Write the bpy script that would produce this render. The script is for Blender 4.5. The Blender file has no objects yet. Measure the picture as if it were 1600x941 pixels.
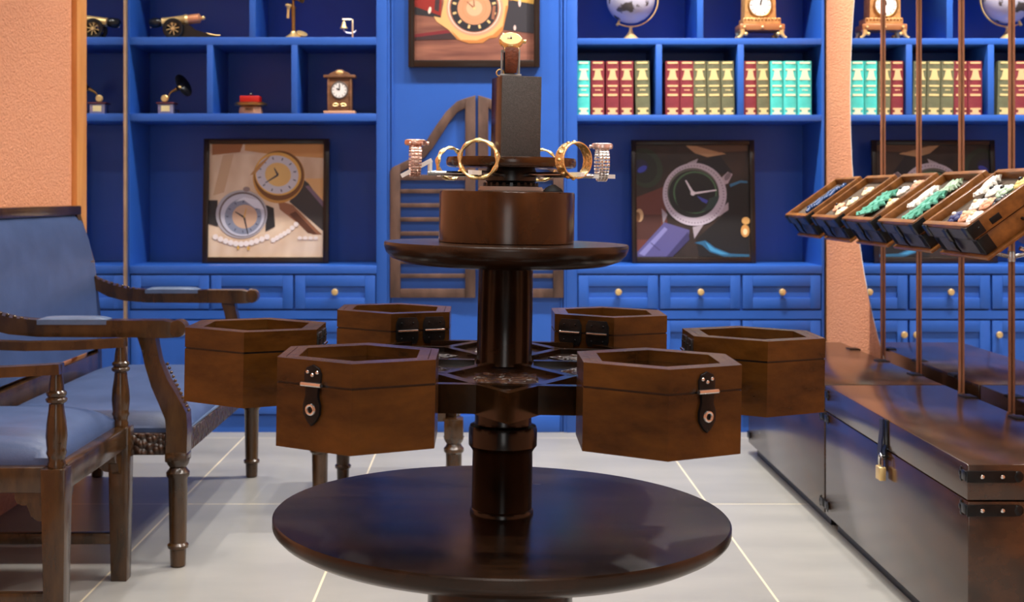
import bpy, bmesh, math, random
from mathutils import Matrix, Vector, Euler

random.seed(7)
PI = math.pi
SC = bpy.context.scene
COL = SC.collection
F = 2030.0                       # focal length in pixels of the 1600 px wide frame
CX, CY, EYE = 756.0, 305.0, 1.05 # principal point and eye height

# ------------------------------------------------------------------ camera
cam_d = bpy.data.cameras.new('camera')
cam_d.sensor_width = 36.0
cam_d.lens = 36.0 * F / 1600.0
cam_d.shift_x = (800.0 - CX) / 1600.0
cam_d.shift_y = -(470.5 - CY) / 1600.0
cam_d.dof.use_dof = True
cam_d.dof.focus_distance = 2.25
cam_d.dof.aperture_fstop = 9.0
cam = bpy.data.objects.new('camera', cam_d)
COL.objects.link(cam)
cam.location = (0, 0, EYE)
cam.rotation_euler = (PI / 2, 0, 0)
SC.camera = cam

SC.view_settings.view_transform = 'Standard'
SC.view_settings.look = 'None'
SC.view_settings.gamma = 1.0
SC.view_settings.use_curve_mapping = False
SC.view_settings.exposure = -0.13

# ------------------------------------------------------------------ light
world = bpy.data.worlds.new('world')
SC.world = world
world.use_nodes = True
world.node_tree.nodes['Background'].inputs[0].default_value = (1.0, 0.95, 0.88, 1)
world.node_tree.nodes['Background'].inputs[1].default_value = 0.12


def area(name, loc, power, size, color=(1, 0.95, 0.89), rot=(0, 0, 0), size_y=None, shape='DISK', spread=PI):
    l = bpy.data.lights.new(name, 'AREA')
    l.energy = power
    l.color = color
    l.shape = shape
    l.size = size
    if size_y:
        l.size_y = size_y
    l.spread = spread
    o = bpy.data.objects.new(name, l)
    o.location = loc
    o.rotation_euler = rot
    COL.objects.link(o)
    return o


CEIL = 2.95
for _y, _p in ((5.05, 12), (3.3, 9), (1.7, 9), (0.2, 8)):
    for _x in (-1.15, -0.55, 0.05, 0.65, 0.98 if _y > 4 else 1.2):
        area('downlight', (_x, _y, CEIL - 0.03), _p * (4.0 if (_x > 0.9 and _y > 4) else 1.8 if (_x > 1 and _y > 3) else 1.0), 0.11, spread=math.radians(130))
# the open shop front behind the camera
area('shopfront_daylight', (0.12, -2.3, 1.45), 17, 0.9, (1, 0.97, 0.94), (PI / 2, 0, 0), 2.3, 'RECTANGLE')

# ------------------------------------------------------------------ materials
MATS = {}


def nt(name):
    m = bpy.data.materials.new(name)
    m.use_nodes = True
    t = m.node_tree
    b = t.nodes['Principled BSDF']
    return m, t, b


def flat(name, col, rough=0.5, metal=0.0, spec=0.5, coat=0.0, emit=None):
    if name in MATS:
        return MATS[name]
    m, t, b = nt(name)
    b.inputs['Base Color'].default_value = (*col, 1)
    b.inputs['Roughness'].default_value = rough
    b.inputs['Metallic'].default_value = metal
    b.inputs['Specular IOR Level'].default_value = spec
    b.inputs['Coat Weight'].default_value = coat
    b.inputs['Coat Roughness'].default_value = 0.1
    MATS[name] = m
    return m


def noisy(name, c1, c2, rough=0.4, scale=8.0, stretch=(1, 1, 1), bump=0.0, bump_scale=None, metal=0.0,
          coat=0.0, coat_rough=0.12, lo=0.35, hi=0.68, detail=5.0, rough2=None, spec=0.5):
    m, t, b = nt(name)
    N, L = t.nodes, t.links
    tc = N.new('ShaderNodeTexCoord')
    mp = N.new('ShaderNodeMapping')
    mp.inputs['Scale'].default_value = stretch
    L.new(tc.outputs['Object'], mp.inputs['Vector'])
    nz = N.new('ShaderNodeTexNoise')
    nz.inputs['Scale'].default_value = scale
    nz.inputs['Detail'].default_value = detail
    nz.inputs['Roughness'].default_value = 0.6
    L.new(mp.outputs['Vector'], nz.inputs['Vector'])
    rp = N.new('ShaderNodeValToRGB')
    rp.color_ramp.elements[0].position = lo
    rp.color_ramp.elements[1].position = hi
    rp.color_ramp.elements[0].color = (*c1, 1)
    rp.color_ramp.elements[1].color = (*c2, 1)
    L.new(nz.outputs['Fac'], rp.inputs['Fac'])
    L.new(rp.outputs['Color'], b.inputs['Base Color'])
    b.inputs['Roughness'].default_value = rough
    if rough2 is not None:
        mr = N.new('ShaderNodeMapRange')
        mr.inputs['To Min'].default_value = rough
        mr.inputs['To Max'].default_value = rough2
        L.new(nz.outputs['Fac'], mr.inputs['Value'])
        L.new(mr.outputs['Result'], b.inputs['Roughness'])
    b.inputs['Metallic'].default_value = metal
    b.inputs['Specular IOR Level'].default_value = spec
    b.inputs['Coat Weight'].default_value = coat
    b.inputs['Coat Roughness'].default_value = coat_rough
    if bump:
        n2 = N.new('ShaderNodeTexNoise')
        n2.inputs['Scale'].default_value = bump_scale or scale * 4
        n2.inputs['Detail'].default_value = 3
        L.new(tc.outputs['Object'], n2.inputs['Vector'])
        bp = N.new('ShaderNodeBump')
        bp.inputs['Strength'].default_value = bump
        bp.inputs['Distance'].default_value = 0.01
        L.new(n2.outputs['Fac'], bp.inputs['Height'])
        L.new(bp.outputs['Normal'], b.inputs['Normal'])
    MATS[name] = m
    return m


def carved(name, c1, c2, scale=60.0):
    m, t, b = nt(name)
    N, L = t.nodes, t.links
    tc = N.new('ShaderNodeTexCoord')
    v = N.new('ShaderNodeTexVoronoi')
    v.inputs['Scale'].default_value = scale
    L.new(tc.outputs['Object'], v.inputs['Vector'])
    rp = N.new('ShaderNodeValToRGB')
    rp.color_ramp.elements[0].color = (*c2, 1)
    rp.color_ramp.elements[1].color = (*c1, 1)
    rp.color_ramp.elements[1].position = 0.6
    L.new(v.outputs['Distance'], rp.inputs['Fac'])
    L.new(rp.outputs['Color'], b.inputs['Base Color'])
    b.inputs['Roughness'].default_value = 0.35
    bp = N.new('ShaderNodeBump')
    bp.inputs['Strength'].default_value = 1.0
    bp.inputs['Distance'].default_value = 0.012
    bp.invert = True
    L.new(v.outputs['Distance'], bp.inputs['Height'])
    L.new(bp.outputs['Normal'], b.inputs['Normal'])
    MATS[name] = m
    return m


def tile_mat():
    m, t, b = nt('grey_floor_tile')
    N, L = t.nodes, t.links
    tc = N.new('ShaderNodeTexCoord')
    mp = N.new('ShaderNodeMapping')
    mp.inputs['Location'].default_value = (0.44, -4.415 + 0.6 * 0, 0)
    L.new(tc.outputs['Object'], mp.inputs['Vector'])
    br = N.new('ShaderNodeTexBrick')
    br.offset = 0.0
    br.squash = 1.0
    br.inputs['Scale'].default_value = 1.0
    br.inputs['Brick Width'].default_value = 0.6
    br.inputs['Row Height'].default_value = 1.2
    br.inputs['Mortar Size'].default_value = 0.0034
    br.inputs['Mortar Smooth'].default_value = 0.2
    br.inputs['Bias'].default_value = 0.0
    br.inputs['Color1'].default_value = (0.295, 0.289, 0.270, 1)
    br.inputs['Color2'].default_value = (0.340, 0.333, 0.312, 1)
    br.inputs['Mortar'].default_value = (0.75, 0.66, 0.47, 1)
    L.new(mp.outputs['Vector'], br.inputs['Vector'])
    nz = N.new('ShaderNodeTexNoise')
    nz.inputs['Scale'].default_value = 3.0
    nz.inputs['Detail'].default_value = 6
    mp2 = N.new('ShaderNodeMapping')
    mp2.inputs['Scale'].default_value = (0.7, 1.6, 1)
    L.new(tc.outputs['Object'], mp2.inputs['Vector'])
    L.new(mp2.outputs['Vector'], nz.inputs['Vector'])
    rp = N.new('ShaderNodeValToRGB')
    rp.color_ramp.elements[0].position = 0.3
    rp.color_ramp.elements[1].position = 0.7
    rp.color_ramp.elements[0].color = (0.84, 0.84, 0.85, 1)
    rp.color_ramp.elements[1].color = (1.06, 1.05, 1.03, 1)
    L.new(nz.outputs['Fac'], rp.inputs['Fac'])
    mx = N.new('ShaderNodeMix')
    mx.data_type = 'RGBA'
    mx.blend_type = 'MULTIPLY'
    mx.inputs[0].default_value = 1.0
    L.new(br.outputs['Color'], mx.inputs[6])
    L.new(rp.outputs['Color'], mx.inputs[7])
    L.new(mx.outputs[2], b.inputs['Base Color'])
    b.inputs['Roughness'].default_value = 0.32
    b.inputs['Specular IOR Level'].default_value = 0.4
    return m


def glass_mat():
    m, t, b = nt('clear_glass')
    b.inputs['Base Color'].default_value = (0.95, 0.97, 0.97, 1)
    b.inputs['Roughness'].default_value = 0.02
    b.inputs['Transmission Weight'].default_value = 1.0
    b.inputs['IOR'].default_value = 1.45
    return m


BLUE = noisy('blue_paint', (0.017, 0.094, 0.42), (0.020, 0.104, 0.46), 0.42, 3.0, bump=0.03, bump_scale=60)
ORANGE = noisy('terracotta_stucco', (0.70, 0.29, 0.14), (0.80, 0.36, 0.19), 0.75, 60.0, bump=0.8, bump_scale=135)
WHITE = noisy('white_ceiling_paint', (0.78, 0.77, 0.74), (0.82, 0.81, 0.78), 0.8, 4.0)
FLOOR = tile_mat()
GLASS = glass_mat()
MIRROR = flat('mirror_silvering', (0.9, 0.9, 0.9), 0.0, 1.0)
W_TRIM = noisy('orange_stained_wood', (0.62, 0.25, 0.06), (0.75, 0.34, 0.10), 0.4, 6, (4, 4, 0.6))
W_STAND = noisy('dark_stained_wood', (0.0045, 0.002, 0.0009), (0.026, 0.0105, 0.003), 0.19, 5, (1.2, 1.2, 4.0), bump=0.02, bump_scale=40, coat=0.0, spec=0.38, lo=0.3, hi=0.75)
W_DISC = noisy('dark_polished_tabletop', (0.007, 0.0035, 0.002), (0.030, 0.013, 0.0055), 0.20, 4, (1.0, 5.0, 1.0), rough2=0.30, spec=0.4)
W_DRUM = noisy('red_brown_wood', (0.005, 0.0017, 0.0007), (0.070, 0.0225, 0.004), 0.2, 9, (1.0, 1.0, 0.7), coat=0.1, spec=0.45, lo=0.3, hi=0.75)
W_BOX = noisy('walnut_box_wood', (0.013, 0.0044, 0.0008), (0.112, 0.041, 0.0058), 0.26, 6, (1.0, 1.0, 2.6), bump=0.12, bump_scale=55, coat=0.12, spec=0.35, lo=0.28, hi=0.75)
W_CHAIR = noisy('chair_wood', (0.015, 0.0065, 0.002), (0.085, 0.038, 0.010), 0.24, 7, (3.0, 3.0, 0.8), bump=0.06, bump_scale=50, coat=0.35, lo=0.3, hi=0.75)
W_CARVED = carved('carved_chair_wood', (0.022, 0.010, 0.006), (0.10, 0.045, 0.022))
W_CHEST = noisy('chest_wood', (0.016, 0.0065, 0.0026), (0.075, 0.028, 0.009), 0.24, 5, (2.2, 0.9, 3.0), bump=0.015, bump_scale=40, coat=0.5, coat_rough=0.16, lo=0.3, hi=0.75)
W_TRAY = noisy('honey_brown_wood', (0.11, 0.040, 0.009), (0.32, 0.125, 0.030), 0.3, 9, (3, 1, 3), spec=0.35, lo=0.3, hi=0.75)
W_POLE = noisy('copper_brown_pole', (0.26, 0.10, 0.048), (0.40, 0.17, 0.085), 0.3, 12, (3, 3, 0.5), coat=0.3)
W_GATE = noisy('weathered_brown_wood', (0.045, 0.024, 0.018), (0.15, 0.085, 0.062), 0.45, 5, (3, 3, 1.2), lo=0.3, hi=0.75)
W_FRAME = flat('dark_picture_frame', (0.016, 0.008, 0.005), 0.3)
W_CLOCK = noisy('clock_wood', (0.12, 0.05, 0.02), (0.26, 0.12, 0.06), 0.4, 20, (1, 1, 3))
W_PALE = flat('pale_wood', (0.62, 0.33, 0.18), 0.45)
LEATHER = noisy('steel_blue_leather', (0.042, 0.070, 0.155), (0.056, 0.090, 0.195), 0.42, 10, bump=0.06, bump_scale=160)
LEATHER_PAD = noisy('grey_blue_leather', (0.075, 0.115, 0.20), (0.11, 0.16, 0.27), 0.38, 10, bump=0.08, bump_scale=120)
CHARCOAL = noisy('charcoal_leather', (0.040, 0.036, 0.034), (0.066, 0.060, 0.056), 0.6, 300, bump=0.25, bump_scale=800)
BLACK = flat('black_plastic', (0.006, 0.006, 0.007), 0.3)
IRON = noisy('black_iron', (0.004, 0.004, 0.0045), (0.009, 0.009, 0.0095), 0.32, 40, bump=0.1, bump_scale=90, spec=0.22)
STEEL = flat('polished_steel', (0.72, 0.72, 0.72), 0.18, 1.0)
GOLD = noisy('yellow_gold', (0.88, 0.62, 0.22), (1.0, 0.84, 0.48), 0.26, 120, metal=0.9, bump=0.25, bump_scale=220)
BRASS = flat('brass', (0.84, 0.60, 0.26), 0.34, 0.65)
BRASS_D = flat('aged_brass', (0.45, 0.27, 0.09), 0.35, 1.0)
ROSE = noisy('rose_gold', (0.70, 0.38, 0.28), (0.95, 0.72, 0.62), 0.3, 130, metal=1.0, bump=0.3, bump_scale=200)
SILVER = noisy('silver_links', (0.70, 0.64, 0.60), (0.90, 0.88, 0.86), 0.22, 90, metal=1.0)
ACRYL = flat('white_acrylic', (0.78, 0.78, 0.76), 0.25)
GREYP = flat('grey_plastic', (0.85, 0.83, 0.82), 0.4)
TAN = noisy('brown_strap_leather', (0.10, 0.022, 0.006), (0.20, 0.050, 0.014), 0.4, 60, bump=0.15, bump_scale=200)
LINER = noisy('brown_felt', (0.055, 0.035, 0.020), (0.085, 0.055, 0.032), 0.9, 60)
PAPER = noisy('book_paper', (0.62, 0.54, 0.38), (0.72, 0.64, 0.48), 0.8, 4, (90, 1, 1))
GILT = flat('gilt_tooling', (0.80, 0.60, 0.28), 0.38, 0.35)


def colour(rgb, rough=0.5, metal=0.0):
    key = 'ink_%02x%02x%02x_%d_%d' % (*rgb, int(rough * 100), int(metal * 100))
    lin = tuple(((c / 255 + 0.055) / 1.055) ** 2.4 if c > 10 else c / 255 / 12.92 for c in rgb)
    return flat(key, lin, rough, metal)


# ------------------------------------------------------------------ mesh builder
class MB:
    def __init__(self):
        self.bm = bmesh.new()

    def _begin(self):
        for f in self.bm.faces:
            f.tag = True

    def _end(self, mi, smooth):
        for f in self.bm.faces:
            if not f.tag:
                f.material_index = mi
                f.smooth = smooth

    def box(self, c, s, rot=None, bev=0.0, mi=0, seg=2):
        self._begin()
        M = Matrix.Translation(c)
        if rot is not None:
            M = M @ Euler(rot).to_matrix().to_4x4()
        M = M @ Matrix.Diagonal((s[0], s[1], s[2], 1))
        r = bmesh.ops.create_cube(self.bm, size=1.0, matrix=M)
        if bev > 0:
            es = list({e for v in r['verts'] for e in v.link_edges})
            bmesh.ops.bevel(self.bm, geom=es, offset=bev, segments=seg, profile=0.5, affect='EDGES', clamp_overlap=True)
        self._end(mi, False)
        return self

    def span(self, x0, x1, y0, y1, z0, z1, bev=0.0, mi=0):
        return self.box(((x0 + x1) / 2, (y0 + y1) / 2, (z0 + z1) / 2), (abs(x1 - x0), abs(y1 - y0), abs(z1 - z0)), None, bev, mi)

    def poly(self, pts, M, h, mi=0, bev=0.0, smooth=False):
        """polygon in the XY plane of M, extruded from 0 to h along M's z"""
        self._begin()
        bot = [self.bm.verts.new(M @ Vector((p[0], p[1], 0))) for p in pts]
        f = self.bm.faces.new(bot)
        if h:
            r = bmesh.ops.extrude_face_region(self.bm, geom=[f])
            vs = [g for g in r['geom'] if isinstance(g, bmesh.types.BMVert)]
            d = (M.to_3x3() @ Vector((0, 0, h)))
            for v in vs:
                v.co += d
            if bev:
                es = list({e for v in vs for e in v.link_edges if all(w in vs for w in e.verts)})
                bmesh.ops.bevel(self.bm, geom=es, offset=bev, segments=2, profile=0.5, affect='EDGES')
        self._end(mi, smooth)
        return self

    def lathe(self, prof, M=None, seg=32, mi=0, smooth=True, phase=0.0):
        """profile list of (r, z)"""
        self._begin()
        M = M or Matrix.Identity(4)
        rings = []
        for (r, z) in prof:
            if r < 1e-6:
                rings.append([self.bm.verts.new(M @ Vector((0, 0, z)))])
            else:
                rings.append([self.bm.verts.new(M @ Vector((r * math.cos(2 * PI * k / seg + phase), r * math.sin(2 * PI * k / seg + phase), z))) for k in range(seg)])
        for a, b in zip(rings, rings[1:]):
            if len(a) == 1 and len(b) == 1:
                continue
            for k in range(seg):
                j = (k + 1) % seg
                if len(a) == 1:
                    self.bm.faces.new((a[0], b[j], b[k]))
                elif len(b) == 1:
                    self.bm.faces.new((a[k], a[j], b[0]))
                else:
                    self.bm.faces.new((a[k], a[j], b[j], b[k]))
        if len(rings[0]) > 1:
            self.bm.faces.new(rings[0][::-1])
        if len(rings[-1]) > 1:
            self.bm.faces.new(rings[-1])
        self._end(mi, smooth)
        return self

    def tube(self, pts, r, seg=10, closed=False, mi=0, smooth=True, flatten=None):
        """round (or rectangular when flatten=(w,h)) sweep along pts"""
        self._begin()
        P = [Vector(p) for p in pts]
        n = len(P)
        R = r if isinstance(r, (list, tuple)) else [r] * n
        up = None
        rings = []
        for i in range(n):
            a = P[(i - 1) % n] if (closed or i > 0) else P[i]
            b = P[(i + 1) % n] if (closed or i < n - 1) else P[i]
            t = (b - a).normalized()
            if up is None:
                ref = Vector((0, 0, 1)) if abs(t.z) < 0.9 else Vector((1, 0, 0))
                up = (ref - t * ref.dot(t)).normalized()
            else:
                up = (up - t * up.dot(t)).normalized()
            s = t.cross(up)
            if flatten:
                w, h = flatten
                ring = [P[i] + s * (dx * w / 2) * R[i] + up * (dz * h / 2) * R[i] for dx, dz in ((-1, -1), (1, -1), (1, 1), (-1, 1))]
            else:
                ring = [P[i] + (s * math.cos(2 * PI * k / seg) + up * math.sin(2 * PI * k / seg)) * R[i] for k in range(seg)]
            rings.append([self.bm.verts.new(v) for v in ring])
        m = len(rings[0])
        lim = n if closed else n - 1
        for i in range(lim):
            a, b = rings[i], rings[(i + 1) % n]
            for k in range(m):
                j = (k + 1) % m
                self.bm.faces.new((a[k], a[j], b[j], b[k]))
        if not closed:
            self.bm.faces.new(rings[0][::-1])
            self.bm.faces.new(rings[-1])
        self._end(mi, smooth and not flatten)
        return self

    def sphere(self, c, r, scale=(1, 1, 1), seg=20, mi=0, M=None):
        self._begin()
        T = (M or Matrix.Identity(4)) @ Matrix.Translation(c) @ Matrix.Diagonal((scale[0], scale[1], scale[2], 1))
        bmesh.ops.create_uvsphere(self.bm, u_segments=seg, v_segments=max(6, seg // 2), radius=r, matrix=T)
        self._end(mi, True)
        return self

    def torus(self, R, r, M=None, seg=36, mi=0, rs=10, wide=1.0, wob=None):
        self._begin()
        M = M or Matrix.Identity(4)
        rings = []
        for i in range(seg):
            a = 2 * PI * i / seg
            k = 1.0 if wob is None else wob(a)
            ring = []
            for j in range(rs):
                b = 2 * PI * j / rs
                rr = R + r * math.cos(b) * k
                ring.append(self.bm.verts.new(M @ Vector((rr * math.cos(a), rr * math.sin(a), r * wide * math.sin(b) * k))))
            rings.append(ring)
        for i in range(seg):
            a, b = rings[i], rings[(i + 1) % seg]
            for j in range(rs):
                q = (j + 1) % rs
                self.bm.faces.new((a[j], b[j], b[q], a[q]))
        self._end(mi, True)
        return self

    def band(self, R_in, R_out, w, M=None, seg=40, mi=0, sx=1.0, sy=1.0):
        """flat hoop: axis along z of M, width w"""
        self._begin()
        M = M or Matrix.Identity(4)
        rings = []
        b = min(w, R_out - R_in) * 0.25
        prof = [(R_in, -w / 2), (R_out - b, -w / 2), (R_out, -w / 2 + b), (R_out, w / 2 - b), (R_out - b, w / 2), (R_in, w / 2)]
        for i in range(seg):
            a = 2 * PI * i / seg
            rings.append([self.bm.verts.new(M @ Vector((r * math.cos(a) * sx, r * math.sin(a) * sy, z))) for r, z in prof])
        n = len(prof)
        for i in range(seg):
            a, c = rings[i], rings[(i + 1) % seg]
            for j in range(n):
                q = (j + 1) % n
                self.bm.faces.new((a[j], c[j], c[q], a[q]))
        self._end(mi, False)
        return self

    def cushion(self, x0, x1, y0, y1, z0, edge, dome, mi=0, n=16, pw=3.0):
        self._begin()
        top = []
        for i in range(n + 1):
            row = []
            for j in range(n + 1):
                u, v = 2 * i / n - 1, 2 * j / n - 1
                # ease the outer ring in for a rounded border
                uu = math.copysign(min(1, abs(u)) ** 0.85, u)
                vv = math.copysign(min(1, abs(v)) ** 0.85, v)
                k = max(0, 1 - abs(u) ** pw) ** 0.5 * max(0, 1 - abs(v) ** pw) ** 0.5
                row.append(self.bm.verts.new(((x0 + x1) / 2 + uu * (x1 - x0) / 2, (y0 + y1) / 2 + vv * (y1 - y0) / 2, z0 + edge + dome * k)))
            top.append(row)
        for i in range(n):
            for j in range(n):
                self.bm.faces.new((top[i][j], top[i + 1][j], top[i + 1][j + 1], top[i][j + 1]))
        loop = [top[i][0] for i in range(n + 1)] + [top[n][j] for j in range(1, n + 1)] + [top[i][n] for i in range(n - 1, -1, -1)] + [top[0][j] for j in range(n - 1, 0, -1)]
        low = [self.bm.verts.new((v.co.x, v.co.y, z0)) for v in loop]
        k = len(loop)
        for i in range(k):
            j = (i + 1) % k
            self.bm.faces.new((loop[i], low[i], low[j], loop[j]))
        self.bm.faces.new(low)
        self._end(mi, True)
        return self

    def build(self, name, mats, parent=None, loc=None, rot=None, matrix=None):
        bmesh.ops.recalc_face_normals(self.bm, faces=self.bm.faces)
        me = bpy.data.meshes.new(name)
        self.bm.to_mesh(me)
        self.bm.free()
        me.set_sharp_from_angle(angle=math.radians(38))
        for m in (mats if isinstance(mats, (list, tuple)) else [mats]):
            me.materials.append(m)
        o = bpy.data.objects.new(name, me)
        COL.objects.link(o)
        if parent:
            o.parent = parent
        if loc is not None:
            o.location = loc
        if rot is not None:
            o.rotation_euler = rot
        if matrix is not None:
            o.matrix_world = matrix
        return o


def tag(o, label=None, cat=None, group=None, kind=None):
    if label:
        o['label'] = label
    if cat:
        o['category'] = cat
    if group:
        o['group'] = group
    if kind:
        o['kind'] = kind
    return o


def thing(name, label, cat, loc=(0, 0, 0), rot=(0, 0, 0), group=None, matrix=None):
    o = bpy.data.objects.new(name, None)
    o.empty_display_size = 0.05
    COL.objects.link(o)
    o.location = loc
    o.rotation_euler = rot
    if matrix is not None:
        o.matrix_world = matrix
    return tag(o, label, cat, group)


def copy_tree(o, parent=None):
    c = o.copy()
    COL.objects.link(c)
    if parent:
        c.parent = parent
    for ch in [x for x in o.children]:
        copy_tree(ch, c)
    return c


def struct(mb, name, m):
    return tag(mb.build(name, m), kind='structure')


def XZ(y=0.0):
    """matrix whose local xy plane is world XZ, extruding towards the viewer (-Y)"""
    return Matrix(((1, 0, 0, 0), (0, 0, -1, y), (0, 1, 0, 0), (0, 0, 0, 1)))


def YZ(x=0.0):
    """local xy plane -> world YZ, extruding along +X"""
    return Matrix(((0, 0, 1, x), (1, 0, 0, 0), (0, 1, 0, 0), (0, 0, 0, 1)))


def axis_to(p, d):
    """matrix at p whose z axis points along d"""
    q = Vector((0, 0, 1)).rotation_difference(Vector(d).normalized())
    return Matrix.Translation(p) @ q.to_matrix().to_4x4()


def wx(px, d):
    return (px - CX) / F * d


def wz(py, d):
    return EYE - (py - CY) / F * d


# ------------------------------------------------------------------ room
XL, XR, D, YB, Y0 = -1.582, 1.517, 5.74, 6.12, -2.5
struct(MB().span(XL - 0.1, XR + 0.1, Y0, YB + 0.1, -0.1, 0), 'floor', FLOOR)
struct(MB().span(XL - 0.1, XR + 0.1, Y0, YB + 0.1, CEIL, CEIL + 0.1), 'ceiling', noisy('dark_grey_ceiling_paint', (0.16, 0.155, 0.15), (0.19, 0.185, 0.18), 0.8, 4.0))
struct(MB().span(XL - 0.1, XL, Y0, YB + 0.1, 0, CEIL), 'wall_left', ORANGE)
struct(MB().span(XR, XR + 0.1, Y0, YB + 0.1, 0, CEIL), 'wall_right', ORANGE)
bk = MB()
bk.span(XL, XR, YB, YB + 0.1, 0, CEIL)
PX0, PX1 = -0.427, 0.365
bk.span(PX0, PX1, D + 0.018, YB, 0, CEIL)
struct(bk, 'wall_back', BLUE)
# moulded edges of the blue centre panel
for nm, xa, s in (('trim_3', PX0, 1), ('trim_4', PX1, -1)):
    t = MB()
    t.span(xa, xa + s * 0.012, D + 0.002, D + 0.018, 0, CEIL - 0.005, 0.003)
    t.span(xa + s * 0.018, xa + s * 0.026, D + 0.008, D + 0.018, 0, CEIL - 0.005, 0.003)
    struct(t, nm, BLUE)
struct(MB().span(XL, XL + 0.022, 4.985, 5.105, 0, CEIL - 0.004, 0.002), 'trim_1', W_TRIM)
struct(MB().span(PX0 + 0.028, PX1 - 0.028, D + 0.006, D + 0.018, 0, 0.075, 0.003), 'baseboard_back', BLUE)

# left wall mirror
lm = thing('wall_mirror', 'tall frameless mirror strip on the left wall between orange trim and blue cabinet', 'mirror', (XL, 5.4, 0.02))
MB().span(0, 0.008, -0.29, 0.295, 0, 2.9).build('mirror_glass', MIRROR, lm)
e = MB().span(0, 0.014, 0.295, 0.322, 0, 2.9, 0.002).build('edge_strip', noisy('old_gold_edging', (0.50, 0.33, 0.20), (0.62, 0.44, 0.28), 0.35, 9, metal=0.6), lm)
tag(e, 'thin gold edging strip')

# oval mirror on the right wall
rm = thing('wall_mirror', 'large oval mirror on the right wall behind the thin brown poles', 'mirror', (XR, 4.09, 1.45))
ov = [(1.25 * math.cos(2 * PI * k / 96), 1.32 * math.sin(2 * PI * k / 96)) for k in range(96)]
MB().poly(ov, YZ(-0.010), 0.010).build('mirror_glass', MIRROR, rm)
MB().tube([(-0.006, 1.253 * math.cos(2 * PI * k / 96), 1.323 * math.sin(2 * PI * k / 96)) for k in range(96)], 0.005, 6, True).build('edge_highlight', ACRYL, rm)  # white rim drawn as the highlight along the mirror's edge


# ------------------------------------------------------------------ blue cabinets
def cabinet(label, x0, x1, o0, o1, rowA, rowB, divA, divB, cuts, knobs):
    """x0..x1 outer, o0..o1 niche opening; rowA/rowB shelf z spans; divA/divB divider centres"""
    xc = (x0 + x1) / 2
    r = thing('bookcase_cabinet', label, 'cabinet', (xc, D, 0), group='built-in blue cabinets')
    L, R, a, b = x0 - xc, x1 - xc, o0 - xc, o1 - xc
    dep = 0.345
    TOP = 2.86
    c = MB()
    c.span(L, a, 0, dep + 0.02, 0.0, TOP, 0.002)
    c.span(b, R, 0, dep + 0.02, 0.0, TOP, 0.002)
    c.span(a, b, dep, dep + 0.02, 0.06, TOP)
    c.span(a, b, 0, dep, TOP - 0.25, TOP)
    c.span(a, b, 0.012, dep, 0.0, 0.075)
    c.span(a, b, 0.0, 0.02, 0.503, 0.540)
    c.span(a, b, 0.016, dep, 0.075, 0.50)       # closed lower box behind the doors
    c.span(a, b, 0.016, dep, 0.54, 0.70)
    c.build('carcass', BLUE, r)
    MB().span(a - 0.001, b + 0.001, -0.004, dep, 0.702, 0.739, 0.003).build('countertop', BLUE, r)
    for z0, z1 in (rowA, rowB, (2.13, 2.165)):
        MB().span(a, b, 0.0, dep, z0, z1, 0.002).build('shelf', BLUE, r)
    w = 0.014
    for x in divA:
        MB().span(x - xc - w, x - xc + w, 0.0, dep, rowA[1], 2.13, 0.002).build('divider', BLUE, r)
    for x in divB:
        MB().span(x - xc - w, x - xc + w, 0.0, dep, rowB[1], rowA[0], 0.002).build('divider', BLUE, r)
    g = 0.005

    def front(p, q, z0, z1, sx, sz0, sz1, name):
        m = MB()
        p, q = p - xc + g, q - xc - g
        z0, z1 = z0 + g, z1 - g
        m.span(p, q, 0.006, 0.014, z0, z1)
        m.span(p, p + sx, -0.003, 0.008, z0, z1, 0.0015)
        m.span(q - sx, q, -0.003, 0.008, z0, z1, 0.0015)
        m.span(p + sx, q - sx, -0.003, 0.008, z1 - sz1, z1, 0.0015)
        m.span(p + sx, q - sx, -0.003, 0.008, z0, z0 + sz0, 0.0015)
        return m.build(name, BLUE, r)

    def knob(p, x, z, y):
        M = Matrix.Translation((x - xc, y, z)) @ Matrix.Rotation(PI / 2, 4, 'X')
        MB().lathe([(0.006, 0), (0.0055, 0.010), (0.013, 0.016), (0.0155, 0.024), (0.012, 0.030), (0, 0.032)], M, 18).build('knob', BRASS, p)

    for i in range(3):
        p, q = cuts[i], cuts[i + 1]
        f = front(p, q, 0.543, 0.700, 0.045, 0.048, 0.048, 'drawer')
        knob(f, (p + q) / 2, 0.622, 0.004)
        f = front(p, q, 0.078, 0.500, 0.045, 0.055, 0.05, 'door')
        knob(f, p + 0.027 if knobs[i] < 0 else q - 0.027, 0.435, -0.004)
    return r


def fx(px):
    return wx(px, D)


CABL = cabinet('built-in blue shelf cabinet on the left holding the cannon, gramophone and small clock',
               XL + 0.004, PX0, -1.564, -0.475, (1.714, 1.7485), (1.377, 1.411), (fx(394.5),), (fx(328), fx(460)),
               (-1.564, fx(328.5), fx(459.5), -0.475), (1, 1, -1))
CABR = cabinet('built-in blue shelf cabinet on the right holding the globe and rows of old books',
               PX1, 1.505, 0.413, 1.4925, (1.716, 1.7435), (1.377, 1.405), (fx(1094),), (fx(1029.5), fx(1157.5)),
               (0.413, fx(1029.5), fx(1158.5), 1.4925), (1, 1, -1))


# ------------------------------------------------------------------ picture prints
def ell(cx, cy, rx, ry, rot=0, n=40, a0=0, a1=360):
    c, s = math.cos(math.radians(rot)), math.sin(math.radians(rot))
    out = []
    full = (a1 - a0) >= 360
    for k in range(n if full else n + 1):
        a = math.radians(a0 + (a1 - a0) * k / n)
        x, y = rx * math.cos(a), ry * math.sin(a)
        out.append((cx + x * c - y * s, cy + x * s + y * c))
    return out


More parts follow.
